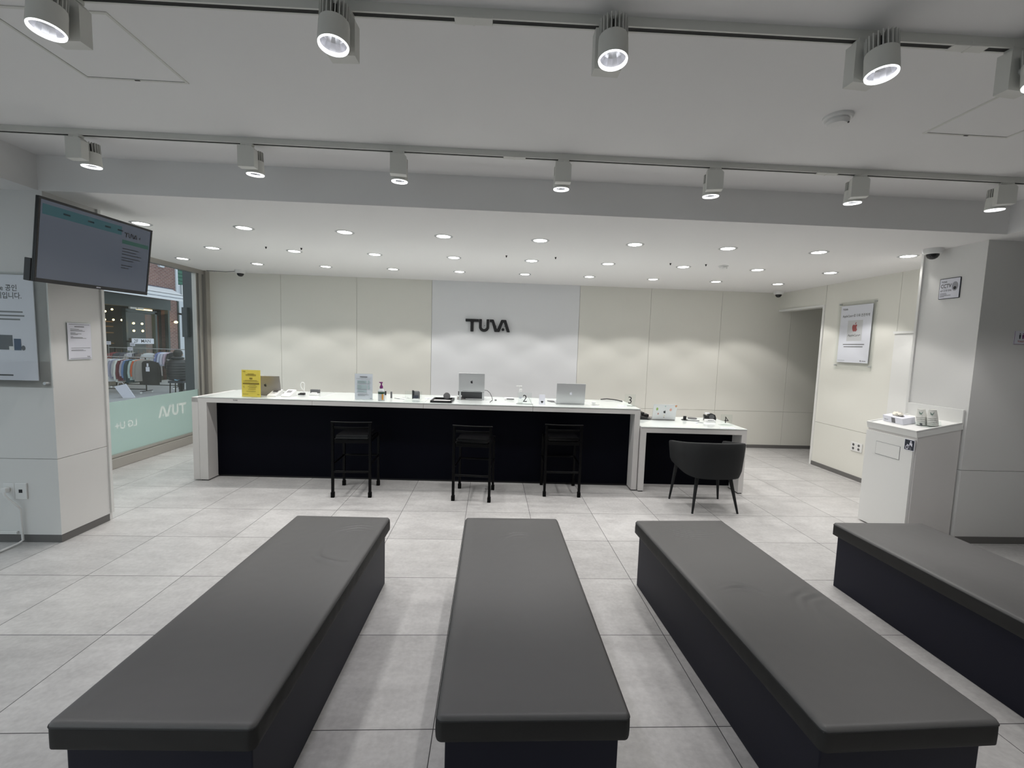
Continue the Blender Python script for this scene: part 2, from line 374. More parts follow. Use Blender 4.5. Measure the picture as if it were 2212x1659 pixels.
# walls behind the camera, right front; unseen window added to bring daylight in
w3 = MB()
for x in (-4.2, -2.9, -1.5): w3.box(x-.03, x+.03, -4.58, -4.5, 0, 2.56)
w3.box(-4.25, -1.5, -4.58, -4.5, 2.50, 2.80).box(-4.25, -1.5, -4.58, -4.5, 0, .10)
wf3 = struct('fill_window', w3, M['steel']); struct('window_pane', B(-4.2, -1.5, -4.545, -4.535, .1, 2.5), M['pane'], wf3)
struct('wall_front', B(-1.47, 7.4, -4.6, -4.5, 0, 2.8), M['cream'])
struct('street_front', B(-4.3, 12, -14, -4.62, -.28, -.08), M['paving'])
struct('wall_east', MB().box(7.3, 7.4, -4.6, 1.9, 0, 2.8), M['cream'])

# ------------------------------------------------------------------ shop windows on the left (x = -4.2)
w1 = MB().box(-4.26, -4.18, 2.14, 5.45, 2.50, 2.56).box(-4.27, -4.15, 2.14, 5.45, 0, .12, .008).box(-4.24, -4.17, 2.14, 5.45, .125, .155)
w1.box(-4.25, -4.19, 5.19, 5.215, .12, 2.5).box(-4.27, -4.17, 5.235, 5.27, .12, 2.5).box(-4.25, -4.19, 5.29, 5.33, .12, 2.5).box(-4.26, -4.15, 5.36, 5.45, .0, 2.56)
wf = struct('window_1', w1, M['steel'])
struct('window_pane', B(-4.222, -4.212, 2.14, 5.36, .12, 2.5), M['pane'], wf)
struct('window_film', B(-4.211, -4.209, 2.14, 5.19, .155, .776), M['film'], wf)
tb = MB(); MR = T(-4.2085, 4.38, .44) @ RZ(PI/2)
logo(tb, .55, .02, .55, mirror=True, M4=MR)
tb.text('LG U+', .12, -.36, 0, mirror=True, bold=.03, M4=MR)
struct('film_lettering', tb, M['filmtext'], wf)
w2 = MB()
for y in (-4.5, -3.0, -1.5, 0, 1.63): w2.box(-4.25, -4.17, y, y+.05, 0, 2.56)
w2.box(-4.25, -4.17, -4.5, 1.68, 2.50, 2.56).box(-4.25, -4.17, -4.5, 1.68, 0, .08)
wf2 = struct('window_2', w2, M['steel'])
struct('window_pane', B(-4.222, -4.212, -4.5, 1.68, .08, 2.5), M['pane'], wf2)

# ------------------------------------------------------------------ ceiling lights
def spot(name, parent, loc, power, angle, blend, size=.04, col=(1, .975, .95), rot=(0, 0, 0)):
    l = bpy.data.lights.new(name, 'SPOT'); l.energy = power; l.spot_size = math.radians(angle); l.spot_blend = blend; l.shadow_soft_size = size; l.color = col
    o = bpy.data.objects.new(name, l); COL.objects.link(o); o.parent = parent; o.location = loc; o.rotation_euler = rot; return o
dl = thing('recessed_downlight', '', 'ceiling light', (0, 0, 2.56), 0, 'round recessed downlights in the lower ceiling')
MB().lathe([(.062, 0), (.064, -.004), (.082, -.003), (.086, 0)], 32, cap=False).build('trim_ring', M['alu'], dl, True)
MB().lathe([(.0, -.006), (.03, -.0055), (.055, -.003), (.062, 0)], 28, cap=False).build('diffuser', M['glow'], dl, True)
spot('downlight_beam', dl, (0, 0, -.03), DOWNLIGHT_W, 105, .22, .04)
rows = [('in the row nearest the track lights', 2.515, [-2.95+.893*i for i in range(9)]),
        ('in the middle row above the service counter', 3.525, [-2.94+.893*i for i in range(9)]),
        ('in the row closest to the back wall', 4.525, [-3.80]+[-2.96+.897*i for i in range(9)])]
first = True
for nm, y, xs in rows:
    for i, x in enumerate(xs):
        if y > 4.4 and i == 0: lab = 'glowing round downlight in the lower ceiling closest to the shop window'; yy = 4.33
        else:
            k = i-1 if len(xs) == 10 else i
            if len(xs) == 10: lab = 'small glowing recessed downlight, %s %s' % (ORD[i] if i < 9 else 'rightmost', nm)
            else: lab = 'glowing recessed downlight, %s %s' % (ORD[k] if k < 8 else 'rightmost', nm)
            yy = y
        if first: dl.location = (x, yy, 2.56); dl['label'] = lab; first = False
        else: dup(dl, (x, yy, 2.56), None, lab)

# ------------------------------------------------------------------ track lighting
def track(name, label, x0, x1, y, slope, joints):
    t = thing(name, label, 'lighting track', (x0, y, 2.80), math.atan(slope)); L = x1-x0
    m = MB().box(0, L, 0, .008, -.034, 0).box(0, L, .028, .036, -.034, 0).box(0, L, .008, .028, -.006, 0)
    m.build('rail', M['lampw'], t); MB().box(.05, L-.02, .0082, .0278, -.0325, -.006).build('slot', M['dark'], t)
    for j in joints: MB().box(j-x0-.07, j-x0+.07, -.002, .038, -.0365, -.025, .002).box(j-x0-.004, j-x0+.004, -.003, .039, -.038, -.02).build('joiner', M['lampw'], t)
    return t
track('lighting_track', 'long white ceiling track carrying seven spotlights near the edge of the raised ceiling', -2.86, 4.1, 1.203, 0, [.31, 1.03+1.33])
track('lighting_track', 'white ceiling track nearest the viewer carrying five spotlights', -2.9, 4.1, .06, -.014, [.10, 1.98])
sd = MB().box(0, .036, 0, 1.2, -.034, 0).build('rail', M['lampw'], thing('lighting_track', 'short white track piece running towards the viewer at the left end', 'lighting track', (-2.9, .02, 2.80)))

def fins(r, z0, z1, n=22):
    mb = MB()
    for i in range(n):
        a = 2*PI*i/n; mb.box(r*.45, r, -.0022, .0022, z0, z1, M4=RZ(a))
    mb.box(-.0022, .0022, 0, 0.001, z0, z1); return mb
def make_spotlight(side, tilt, power, zh=-.114, hb=-.158, yo=.086):
    """side = -1: lamp head in front (towards viewer) of the driver box, +1 behind it"""
    t = thing('track_spotlight', '', 'spotlight', (0, 0, 2.766), 0, 'track_spotlights')
    MB().box(-.035, .035, -.017, .017, -.014, .006, .003).cyl((0, 0, -.03), (0, 0, -.01), .018, n=14).build('adapter', M['lampw'], t)
    MB().prism([(-.05, hb), (.05, hb), (.05, -.035), (.032, -.016), (-.05, -.016)], -.024, .024).build('driver_box', M['lampw'], t)
    HM = T(0, side*yo, zh) @ RX(tilt) @ Matrix.Scale(.90, 4)
    MB().cyl((0, side*.02, -.09), (0, side*.045, -.09), .014, n=12).build('pivot', M['lampw'], t)
    h = MB().lathe([(.056, .03), (.0575, .02), (.0590, -.052), (.0575, -.058), (.053, -.058), (.050, -.03), (.030, .0), (.018, .01)], 36, cap=False, M4=HM).build('lamp_head', M['lampw'], t, True)
    f = fins(.0565, .028, .092); f.v = [tuple(HM @ Vector(v)) for v in f.v]; f.build('heat_sink', M['fin'], h)
    MB().lathe([(.0, .086), (.026, .086), (.026, .03), (0, .03)], 20, cap=False, M4=HM).build('core', M['dark'], h, True)
    MB().lathe([(.0575, -.0582), (.0565, -.0625), (.0520, -.0625), (.0495, -.050), (.052, -.048)], 36, cap=False, M4=HM).build('glowing_rim', M['rimglow'], h, True)
    MB().lathe([(.049, -.050), (.040, -.022), (.024, -.002), (.012, .004)], 14, cap=False, M4=HM).build('reflector', M['glowsoft'], h, 5)
    MB().lathe([(0, .001), (.014, .001), (.014, .004)], 16, cap=False, M4=HM).build('led_chip', M['rimglow'], h)
    q = HM @ Vector((0, 0, -.075)); spot('spotlight_beam', t, q, power, 78, .40, .02, (1, .98, .97), (tilt, 0, 0))
    return t
pf = make_spotlight(1, .06, TRACK_W, -.096, -.140)
far = [(-2.345, -.08, .0), (-1.337, .0, .0), (-.416, .12, 0), (.623, -.05, 0), (1.612, -.25, 0), (2.588, -.35, 0), (3.605, -.38, 0)]
pf['group'] = 'spotlights on the farther ceiling track'
for i, (x, rz, _) in enumerate(far):
    lab = 'white track spotlight on the farther track, %s' % (ORD[i] if i < 6 else 'rightmost, near the column')
    if i == 0: pf.location = (x, 1.221, 2.766); pf.rotation_euler[2] = rz; pf['label'] = lab
    else: dup(pf, (x, 1.221, 2.766), rz, lab)
pn = make_spotlight(-1, -.10, TRACK_W); pn['group'] = 'spotlights on the ceiling track nearest the viewer'
near = [(-1.333, -.05), (-.372, -.06), (.597, .02), (1.572, .06), (2.172, .10)]
nl = ['large white spotlight at the top left corner, cut by the frame', 'white spotlight on the near track, left of the picture centre', 'white spotlight on the near track, right of the picture centre',
      'white spotlight on the near track above the smoke detector', 'white spotlight on the near track cut by the right edge of the frame']
for i, (x, rz) in enumerate(near):
    y = .06-.014*(x+2.9)+.018
    if i == 0: pn.location = (x, y, 2.766); pn.rotation_euler[2] = rz; pn['label'] = nl[i]
    else: 
        r = dup(pn, (x, y, 2.766), rz, nl[i])
        if i == 1:      # this lamp burns cooler than its neighbours
            for ch in r.children:
                if ch.type == 'LIGHT': ch.data = ch.data.copy(); ch.data.color = (.86, .85, 1)
# third track and its lamps, unseen behind the viewer, added as fill light
track('lighting_track', 'white ceiling track added behind the viewer for fill lamps, outside the picture', -2.9, 4.1, -1.40, 0, [.1])
for x, lb in ((-2.25, 'on the near track beyond the top left corner'), (2.85, 'on the near track to the right of the frame'), (3.95, 'at the right end of the near track beside the column')): dup(pn, (x, .06-.014*(x+2.9)+.018, 2.766), 0, 'white spotlight '+lb+', out of frame')
for x in (-2.2, -.9, 1.5, 2.8): dup(pn, (x, -1.382, 2.766), 0, 'white spotlight added as fill light on the ceiling track behind the viewer, out of frame')['group'] = 'added fill spotlights on the track behind the viewer'
pr = make_spotlight(-1, .55, TRACK_W*1.3); pr.location = (3.55, .06-.014*6.45+.018, 2.766); pr.rotation_euler[2] = -.42; pr['group'] = pn['group']
pr['label'] = 'white spotlight on the near track turned towards the right column, out of frame'

# ------------------------------------------------------------------ ceiling fittings
def hatch(x0, x1, y0, y1, label):
    t = thing('ceiling_hatch', label, 'access hatch', ((x0+x1)/2, (y0+y1)/2, 2.80)); a, b = (x1-x0)/2, (y1-y0)/2; w = .012
    MB().box(-a, a, -b, -b+w, -.004, 0).box(-a, a, b-w, b, -.004, 0).box(-a, -a+w, -b+w, b-w, -.004, 0).box(a-w, a, -b+w, b-w, -.004, 0).build('frame', M['lampw'], t)
    MB().box(-a+w+.0025, a-w-.0025, -b+w+.0025, b-w-.0025, -.0015, 0).build('door_panel', M['ceil'], t)
    MB().box(-a+w, a-w, -b+w, b-w, -.0006, 0).build('gap', M['greyp'], t)
    MB().box(-.012, .012, b-w*.9, b-w*.35, -.0052, -.003).build('latch', M['dark'], t); return t
hatch(-1.775, -1.30, .165, .636, 'square ceiling access hatch with thin frame, upper left of the picture')
hatch(2.50, 2.982, .225, .713, 'square ceiling access hatch with thin frame, upper right of the picture')
def smoke(loc, label, k=1):
    t = thing('smoke_detector', label, 'smoke detector', loc)
    MB().lathe([(0, 0), (.067*k, 0), (.067*k, -.010*k), (.060*k, -.016*k), (0, -.016*k)], 28, cap=False).build('base', M['plastic'], t, True)
    MB().lathe([(.050*k, -.016*k), (.052*k, -.026*k), (.042*k, -.040*k), (.018*k, -.045*k), (0, -.045*k)], 28, cap=False).build('sensor_head', M['plastic'], t, True)
    MB().cyl((.035*k, -.03*k, -.034*k), (.035*k, -.03*k, -.041*k), .004*k, n=8).build('indicator', M['greyp'], t)
smoke((1.935, .60, 2.80), 'round white smoke detector on the raised ceiling, upper right')
smoke((2.814, 3.365, 2.56), 'small round smoke detector among the downlights of the lower ceiling', .8)
def dome(loc, label, k, rz=0):
    t = thing('dome_camera', label, 'security camera', loc, rz, 'dome cameras under the lower ceiling')
    MB().lathe([(0, 0), (.074*k, 0), (.073*k, -.020*k), (.064*k, -.042*k), (.052*k, -.048*k), (.048*k, -.048*k)], 32, cap=False).build('housing', M['plastic'], t, True)
    MB().lathe([(.047*k, -.046*k), (.045*k, -.062*k), (.034*k, -.080*k), (.018*k, -.090*k), (0, -.093*k)], 28, cap=False).build('dome', M['dome'], t, True)
dome((4.125, 2.20, 2.56), 'largest dome camera, beside the right column top', 1.0)
dome((-3.54, 5.18, 2.56), 'small dome camera at the back wall above the yellow sign', 1.0)
dome((4.72, 5.27, 2.56), 'small dome camera in the far right corner above the passage opening', 1.0)
for i, (x, y, lab) in enumerate([(-2.268, 3.34, 'leftmost tiny black fixing in the lower ceiling'), (-1.889, 3.33, 'second tiny black fixing from the left in the lower ceiling'), (.333, 3.285, 'tiny black fixing in the ceiling above the logo, left one'),
                            (.873, 3.266, 'tiny black fixing in the ceiling above the logo, right one'), (2.19, 3.344, 'tiny black fixing in the ceiling farther left of the small smoke detector'), (2.589, 3.321, 'tiny black fixing in the ceiling just left of the small smoke detector')]):
    o = MB().lathe([(0, 0), (.011, 0), (.009, -.005), (.004, -.02), (0, -.022)], 10, cap=False).build('ceiling_fixing', M['dark'], None, True, (x, y, 2.56)); tag(o, lab, 'fixing', 'tiny black fixings in the lower ceiling')
# cable trunking along the back wall top, left
o = MB().tube([(-4.1, 5.30, 2.553), (-3.85, 5.35, 2.552), (-3.62, 5.25, 2.552)], .004).build('ceiling_cable', M['greyp']); tag(o, 'thin cable on the ceiling running from the window corner to the camera', 'cable')

# ------------------------------------------------------------------ wall logo
t = thing('wall_logo', 'black raised letters TUVA on the white centre panel of the back wall', 'sign', (-.223, 5.435, 1.778))
P = logo_polys()
for nm, ps in (('letter_t', [P[0]]), ('letter_u', [P[1]]), ('letter_va', [P[2], P[3]])):
    mb = MB()
    for p in ps: mb.prism(p, 0, -.025)
    mb.build(nm, M['ink'], t)
mb = MB()
for x in (.1, .3, .48, .62): mb.cyl((x, 0, .1), (x, .012, .1), .006, n=8)
mb.build('spacer', M['dark'], t)

# ------------------------------------------------------------------ service counter (four units) and the low desk
CA = math.atan2(3.105-3.22, 1.86+3.02); CO = Vector((-3.02, 3.22, 0)); CU = Vector((math.cos(CA), math.sin(CA), 0)); CV = Vector((-math.sin(CA), math.cos(CA), 0))
def CP(u, v, z=0): p = CO+CU*u+CV*v; return (p.x, p.y, z)
ZT = .926
us = [0, 1.288, 2.49, 3.69, 4.882]
clab = ['leftmost unit of the white service counter, with the end leg by the window', 'second unit from the left of the white service counter, behind the first bar stool', 'third unit from the left of the white service counter, under the raised laptop', 'rightmost unit of the high service counter, beside the lower desk']
for i in range(4):
    L = us[i+1]-us[i]; t = thing('service_counter', clab[i], 'counter', CP(us[i], 0), CA, 'units of the high service counter'); g = .0018
    a = 0 if i == 0 else g; b = L-g if i < 3 else L
    MB().box(a, b, .0, .76, ZT-.060, ZT-.010).box(a, b, .0, .76, ZT-.010, ZT-.007).build('top_slab', M['laminate'], t)
    MB().box(a+(.0 if i else .072), b, -.004, .755, ZT-.008, ZT, .0015).build('glass_top', M['backglass'], t)
    pa = .158 if i == 0 else 0; pb = L-.060 if i == 3 else L
    MB().box(pa, pb, .17, .19, .02, ZT-.060).build('front_panel', M['navy'], t)
    MB().box(pa, pb, .18, .19, 0, .02).build('plinth', M['blackp'], t)
    if i == 0:
        MB().box(0, .067, 0, .76, .012, ZT-.012, .001).build('end_panel', M['laminate'], t)
        MB().box(.0695, .158, 0, .76, .012, ZT-.060).build('leg', M['laminate'], t)
        MB().box(.075, .15, .01, .75, 0, .012).build('foot', M['blackp'], t)
        mb = MB(); logo(mb, .44, ZT-.036, .05, y=0, depth=.0006); mb.build('logo_badge', M['inkg'], t)
    if i == 3:
        MB().box(L-.060, L, 0, .76, .012, ZT-.060, .001).build('leg', M['laminate'], t)
        MB().box(L-.055, L-.005, .01, .75, 0, .012).build('foot', M['blackp'], t)
DA = math.atan2(-.022, 1.18); ZD = .735; DL = 1.186
D0 = (1.869, 3.073, 0)
def DP(u, v, z=0): q = Matrix.Rotation(DA, 4, 'Z') @ Vector((u, v, z)); return (D0[0]+q.x, D0[1]+q.y, z)
t = thing('reception_desk', 'low white desk with glass top at the right end of the counter', 'desk', D0, DA)
MB().box(0, DL, 0, .78, ZD-.066, ZD-.008).build('top_slab', M['laminate'], t)
MB().box(0, DL, -.004, .775, ZD-.008, ZD, .0015).build('glass_top', M['backglass'], t)
MB().box(.060, DL-.055, .20, .22, .03, ZD-.066).build('front_panel', M['navy'], t)
MB().box(.060, DL-.055, .205, .225, 0, .03).build('plinth', M['laminate'], t)
for x0, x1 in ((0, .060), (DL-.055, DL)):
    MB().box(x0, x1, 0, .78, .012, ZD-.066).build('leg', M['laminate'], t)
    MB().box(x0+.005, x1-.005, .01, .77, 0, .012).build('foot', M['blackp'], t)

# ------------------------------------------------------------------ benches
def rounded_rect(a, z0, z1, r, nt, ns=3, lower_r=0):
    """closed section in x,z: top sampled nt times, rounded upper corners"""
    pts = [(-a+r+(2*a-2*r)*i/nt, z1) for i in range(nt+1)]
    pts += [(a-r+r*math.sin(PI/2*k/4), z1-r+r*math.cos(PI/2*k/4)) for k in range(1, 5)]
    pts += [(a, z1-r-(z1-r-z0)*k/ns) for k in range(1, ns+1)]
    pts += [(-a, z0+(z1-r-z0)*k/ns) for k in range(0, ns)]
    pts += [(-a+r-r*math.cos(PI/2*k/4), z1-r+r*math.sin(PI/2*k/4)) for k in range(0, 4)]
    return pts
def rcorner(px, py, a, b, rc=.020):
    u = (abs(px)-(a-rc))/rc; v = (abs(py)-(b-rc))/rc
    if u <= 0 or v <= 0: return px, py
    u = min(u, 1.3); v = min(v, 1.3); uu, vv = min(u, 1), min(v, 1)
    u2 = u*math.sqrt(1-vv*vv/2); v2 = v*math.sqrt(1-uu*uu/2)
    return math.copysign(a-rc+rc*u2, px), math.copysign(b-rc+rc*v2, py)
def bench(x, y, a, b, rz, label, seed, crease=(), side=.4):
    t = thing('waiting_bench', label, 'bench', (x, y, 0), rz, 'dark padded waiting benches')
    ZT0, ZS, ZB, r = .440, .427, .360, .015
    ys = [-b+r*(1-math.cos(PI/2*k/5)) for k in range(5)]+[-b+r+(2*b-2*r)*i/190 for i in range(191)]+[b-r*(1-math.cos(PI/2*k/5)) for k in range(4, -1, -1)]
    rings = []
    for yy in ys:
        e = max(0, (abs(yy)-(b-r))/r); drop = r*(1-math.sqrt(max(0, 1-e*e))); ring = []
        for px, pz in rounded_rect(a, ZS-.004, ZT0, r, 72, 1):
            z = pz-drop*(1 if pz > ZT0-r else 0); xx = px
            k = max(0, min(1, (a-abs(px))/.06, (b-abs(yy))/.06))
            if pz > ZT0-.002:
                z += .005*k**.7+.0016*k*noise.noise(Vector((px*4, yy*4, seed)))+.0004*k*noise.noise(Vector((px*22, yy*22, seed)))
                for (cx, cy, ang, ln, sp, nfold, h) in crease:
                    dx, dy = px-cx, yy-cy; u = dx*math.cos(ang)+dy*math.sin(ang); w = -dx*math.sin(ang)+dy*math.cos(ang)+.35*u*u/ln
                    z += 2.4*h*k*math.exp(-(u/ln)**2)*math.exp(-(w/(sp*nfold))**2)*math.cos(2*PI*w/sp+2.6*noise.noise(Vector((u*9, w*9, seed))))
            qx, qy = rcorner(xx, yy, a, b); ring.append((qx, qy, max(z, ZS-.004)))
        rings.append(ring)
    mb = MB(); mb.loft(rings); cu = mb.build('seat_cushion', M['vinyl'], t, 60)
    # boxing band round the cushion, slightly puckered
    def sp(c, n): return [-c, -c+.005, -c+.010, -c+.015, -c+.020]+[-c+.020+(2*c-.04)*i/n for i in range(1, n)]+[c-.020, c-.015, c-.010, c-.005]
    per = [(q, -b) for q in sp(a, 36)]+[(a, q) for q in sp(b, 150)]+[(-q, b) for q in sp(a, 36)]+[(-a, -q) for q in sp(b, 150)]
    rs = []
    for q, z in enumerate([ZS, ZS-.012, ZS-.030, ZS-.048, ZB+.004, ZB]):
        ring = []
        for px, py in per:
            nx_, ny_ = (0, -1) if py <= -b+1e-6 else ((0, 1) if py >= b-1e-6 else ((1, 0) if px > 0 else (-1, 0)))
            am = (.0 if q in (0, 5) else 1)*(.0016+.0030*side*(1 if nx_ else .2))
            pk = noise.noise(Vector((seed*3.1, (py if nx_ else px)*16+z*55, z*20)))
            off = am*pk+(.0035 if q in (2, 3) else (.002 if q in (1, 4) else 0))
            cz = min(1, (a-abs(px))/.02) if not nx_ else min(1, (b-abs(py))/.02)
            off *= max(0, cz)
            qx, qy = rcorner(px, py, a, b); ring.append((qx+nx_*off, qy+ny_*off, z))
        rs.append(ring)
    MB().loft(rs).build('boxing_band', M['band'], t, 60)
    z = ZS; e = .001
    MB().tube([(*rcorner(px, py, a, b), z) for px, py in per[::2]+per[:1]], .0024, 6).build('piping', M['seam'], cu, True)
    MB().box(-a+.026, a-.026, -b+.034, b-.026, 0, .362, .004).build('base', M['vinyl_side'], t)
    return t
bench(-.756, .350, .303, .805, -.024, 'dark grey padded bench farthest left, with creased right side', 1, [(.10, .22, 2.45, .10, .05, .7, .0016), (.14, .62, .2, .09, .035, 1.3, .0012)], 1.0)
bench(.362, .362, .304, .800, 0, 'dark grey padded bench in the centre, pointing straight at the counter', 2, [(.02, .53, .15, .07, .030, 1.0, .0018)], .2)
bench(1.523, .338, .304, .820, .036, 'dark grey padded bench third from the left, wrinkled on top', 3, [(-.05, .60, 2.75, .13, .030, 2.2, .0013), (-.06, -.02, -.35, .09, .045, .7, .0022), (.17, -.12, .7, .12, .06, 1.2, .0014)], .5)
bench(2.905, .345, .325, .815, .010, 'dark grey padded bench farthest right, cut by the frame', 4, (), .3)

# ------------------------------------------------------------------ bar stools
def make_stool():
    t = thing('bar_stool', '', 'bar stool', (0, 0, 0), 0, 'black metal bar stools at the high counter')
    a, b = .183, .195
    for sx in (-1, 1):
        for sy in (-1, 1):
            h = .765 if sy < 0 else .60
            l = MB().box(sx*a-.013, sx*a+.013, sy*b-.013, sy*b+.013, .03, h, .003).build('leg', M['blackmetal'], t)
            MB().box(sx*a-.017, sx*a+.017, sy*b-.017, sy*b+.017, 0, .055, .003).build('foot_cap', M['rubber'], l)
    def rail(z, hw, r, flat, name):
        n = 12; ring = []
        mb = MB(); pts = []
        for i in range(n+1):
            u = -1+2*i/n; pts.append((u*hw, -b-.0+.022*(u*u)-.024, z+.0))
        rings = [[(p[0], p[1]-r, p[2]-flat), (p[0], p[1]+r, p[2]-flat), (p[0], p[1]+r, p[2]+flat), (p[0], p[1]-r, p[2]+flat)] for p in pts]
        mb.loft(rings); mb.build(name, M['blackmetal'], t)
    rail(.768, .200, .012, .006, 'top_rail'); rail(.712, .172, .004, .010, 'back_slat')
    MB().box(-a, a, -b, b, .555, .590, .003).build('seat_frame', M['blackmetal'], t)
    m = MB(); rnd = bmesh.new(); bmesh.ops.create_cube(rnd, size=1)
    for v in rnd.verts: v.co = (v.co.x*.345, v.co.y*.38, .612+v.co.z*.045)
    bmesh.ops.bevel(rnd, geom=rnd.edges[:], offset=.018, segments=4, affect='EDGES'); m.frombm(rnd); rnd.free()
    m.build('seat', M['leather'], t, 60)
    MB().cyl((-a, -b, .265), (a, -b, .265), .011, n=10).build('stretcher', M['blackmetal'], t, True)
    MB().cyl((-a, b, .34), (a, b, .34), .011, n=10).build('stretcher', M['blackmetal'], t, True)
    for s in (-1, 1): MB().cyl((s*a, -b, .34), (s*a, b, .34), .010, n=10).build('stretcher', M['blackmetal'], t, True)
    return t
st = make_stool(); st.location = (-1.185, 2.950, 0); st.rotation_euler[2] = .035; st['label'] = 'black metal bar stool farthest left at the high counter'
dup(st, (.050, 2.880, 0), -.10, 'middle black bar stool, turned slightly and pulled out most')
dup(st, (.985, 3.062, 0), -.03, 'right black bar stool, pushed closest to the counter')

# ------------------------------------------------------------------ armchair
t = thing('tub_armchair', 'charcoal upholstered tub armchair with four tapered legs at the low desk', 'armchair', (2.43, 2.66, 0), .03)
def shell_path(n, rx, ry, arm):
    pts = [(-rx, arm)]
    for i in range(n+1):
        a = PI+PI*i/n; c_, s_ = math.cos(a), math.sin(a)
        pts.append((rx*math.copysign(abs(c_)**.72, c_), ry*math.copysign(abs(s_)**.72, s_)))
    pts.append((rx, arm)); return pts
n = 28
ot = shell_path(n, .318, .285, .225); ob = shell_path(n, .282, .258, .205); it = shell_path(n, .270, .235, .222); ib = shell_path(n, .235, .212, .20)
zt = []; zb = []
for i, (x, y) in enumerate(ot):
    k = max(0, min(1, (.225-y)/.5)); zt.append(.632+.075*k**1.0); zb.append(.410-.058*min(1, k*1.1)**.9)
mb = MB(); rings = []
for i in range(len(ot)):
    o_t, o_b, i_t, i_b = Vector(ot[i]), Vector(ob[i]), Vector(it[i]), Vector(ib[i])
    mid = o_t.lerp(o_b, .25)+(o_t-o_b)*.05; mid2 = o_t.lerp(o_b, .60)+(o_t-o_b)*.10
    H = zt[i]-zb[i]; tc = (o_t+i_t)/2
    rings.append([(o_b.x, o_b.y, zb[i]), (mid2.x, mid2.y, zb[i]+H*.18), (mid.x, mid.y, zb[i]+H*.6), (o_t.x, o_t.y, zt[i]-.012), ((o_t.x*.7+tc.x*.3), (o_t.y*.7+tc.y*.3), zt[i]-.001), (i_t.x*.6+tc.x*.4, i_t.y*.6+tc.y*.4, zt[i]), (i_t.x, i_t.y, zt[i]-.012), (i_b.x, i_b.y, zb[i]+.03), (i_b.x, i_b.y, zb[i]+.0)])
mb.loft(rings); mb.build('backrest', M['fabric'], t, 50)
mb = MB(); out = [(x*1.0, y*1.0) for x, y in ob]
r0 = [(x*.80, y*.80, .352) for x, y in out]; r1 = [(x*.92, y*.92, .38) for x, y in out]; r2 = [(x*.93, y*.93, .455) for x, y in out]; r3 = [(x*.86, y*.86, .468) for x, y in out]
mb.loft([r0, r1, r2, r3]); mb.build('seat', M['fabric'], t, 50)
for (fx, fy), (tx, ty), tz in (((-.24, -.222), (-.165, -.13), .37), ((.222, -.222), (.165, -.13), .37), ((-.285, .205), (-.235, .175), .44), ((.255, .205), (.205, .165), .40)):
    MB().cyl((fx, fy, 0), (tx, ty, tz), .0095, .021, 14).build('leg', M['fabric'], t, True)

# ------------------------------------------------------------------ waste cabinet with its wedge top (right)
t = thing('waste_cabinet', 'white waste cabinet with flap door and back ledge against the right column', 'cabinet', (3.80, 1.85, 0))
MB().box(.022, .400, .0, .497, .012, .90).prism([(.022, .90), (.400, .90), (.400, 1.034), (.022, .953)], 0, .497).build('body', M['laminate'], t)
MB().box(.03, .42, .03, .48, 0, .012).build('toe_kick', M['blackp'], t)
# door with flap opening outline
MB().box(0, .020, .012, .492, .012, .888).build('door', M['trimw'], t)
d_ = MB().box(-.001, .001, .125, .372, .684, .6866).box(-.001, .001, .125, .372, .8022, .8044).box(-.001, .001, .125, .1272, .684, .804).box(-.001, .001, .3698, .372, .684, .804)
fl = MB().box(-.0035, 0, .129, .368, .688, .8005).build('flap', M['trimw'], t); d_.build('flap_gap', M['inkg'], t)
# sloping top
SL = math.atan2(.083, .405)
TM = T(0, 0, .968) @ RY(-SL)
MB().box(0, .410, -.004, .500, -.060, -.010, M4=TM).build('worktop', M['trimw'], t)
MB().box(0, .012, -.004, .50, -.012, 0, M4=TM).box(.012, .41, -.004, .008, -.012, 0, M4=TM).box(.012, .41, .488, .50, -.012, 0, M4=TM).build('raised_lip', M['trimw'], t)
MB().box(.400, .415, .0, .508, 1.02, 1.158, .002).build('back_ledge', M['trimw'], t)
# litter sign
s2 = thing('litter_sign', 'square black pictogram sticker of a person dropping litter, on the cabinet door', 'sign', (3.799, 1.894, .838), -PI/2)
MB().box(-.047, .047, -.0012, 0, -.047, .047).build('border', M['paper'], s2)
MB().box(-.043, .043, -.0018, -.0012, -.043, .043).build('board', M['stickb'], s2)
pm = MB(); y = -.0018
pm.prism([(.012+.0075*math.cos(a*PI/6), .030+.0075*math.sin(a*PI/6)) for a in range(12)], y, y-.0006)
pm.prism([(.000, .020), (.020, .021), (.026, .012), (.027, -.012), (.022, -.014), (.022, -.038), (.014, -.038), (.013, -.012), (.011, -.038), (.003, -.038), (.003, .004), (-.006, -.002), (-.020, .006), (-.022, .001), (-.006, -.009), (.002, -.003)], y, y-.0006)
pm.prism([(-.034, -.012), (-.029, -.012), (-.027, -.032), (-.013, -.032), (-.011, -.012), (-.006, -.012), (-.009, -.038), (-.031, -.038)], y, y-.0006)
pm.prism([(-.024, -.004), (-.017, -.003), (-.014, -.012), (-.019, -.016), (-.025, -.012)], y, y-.0006)
pm.build('pictogram', M['paper'], s2)
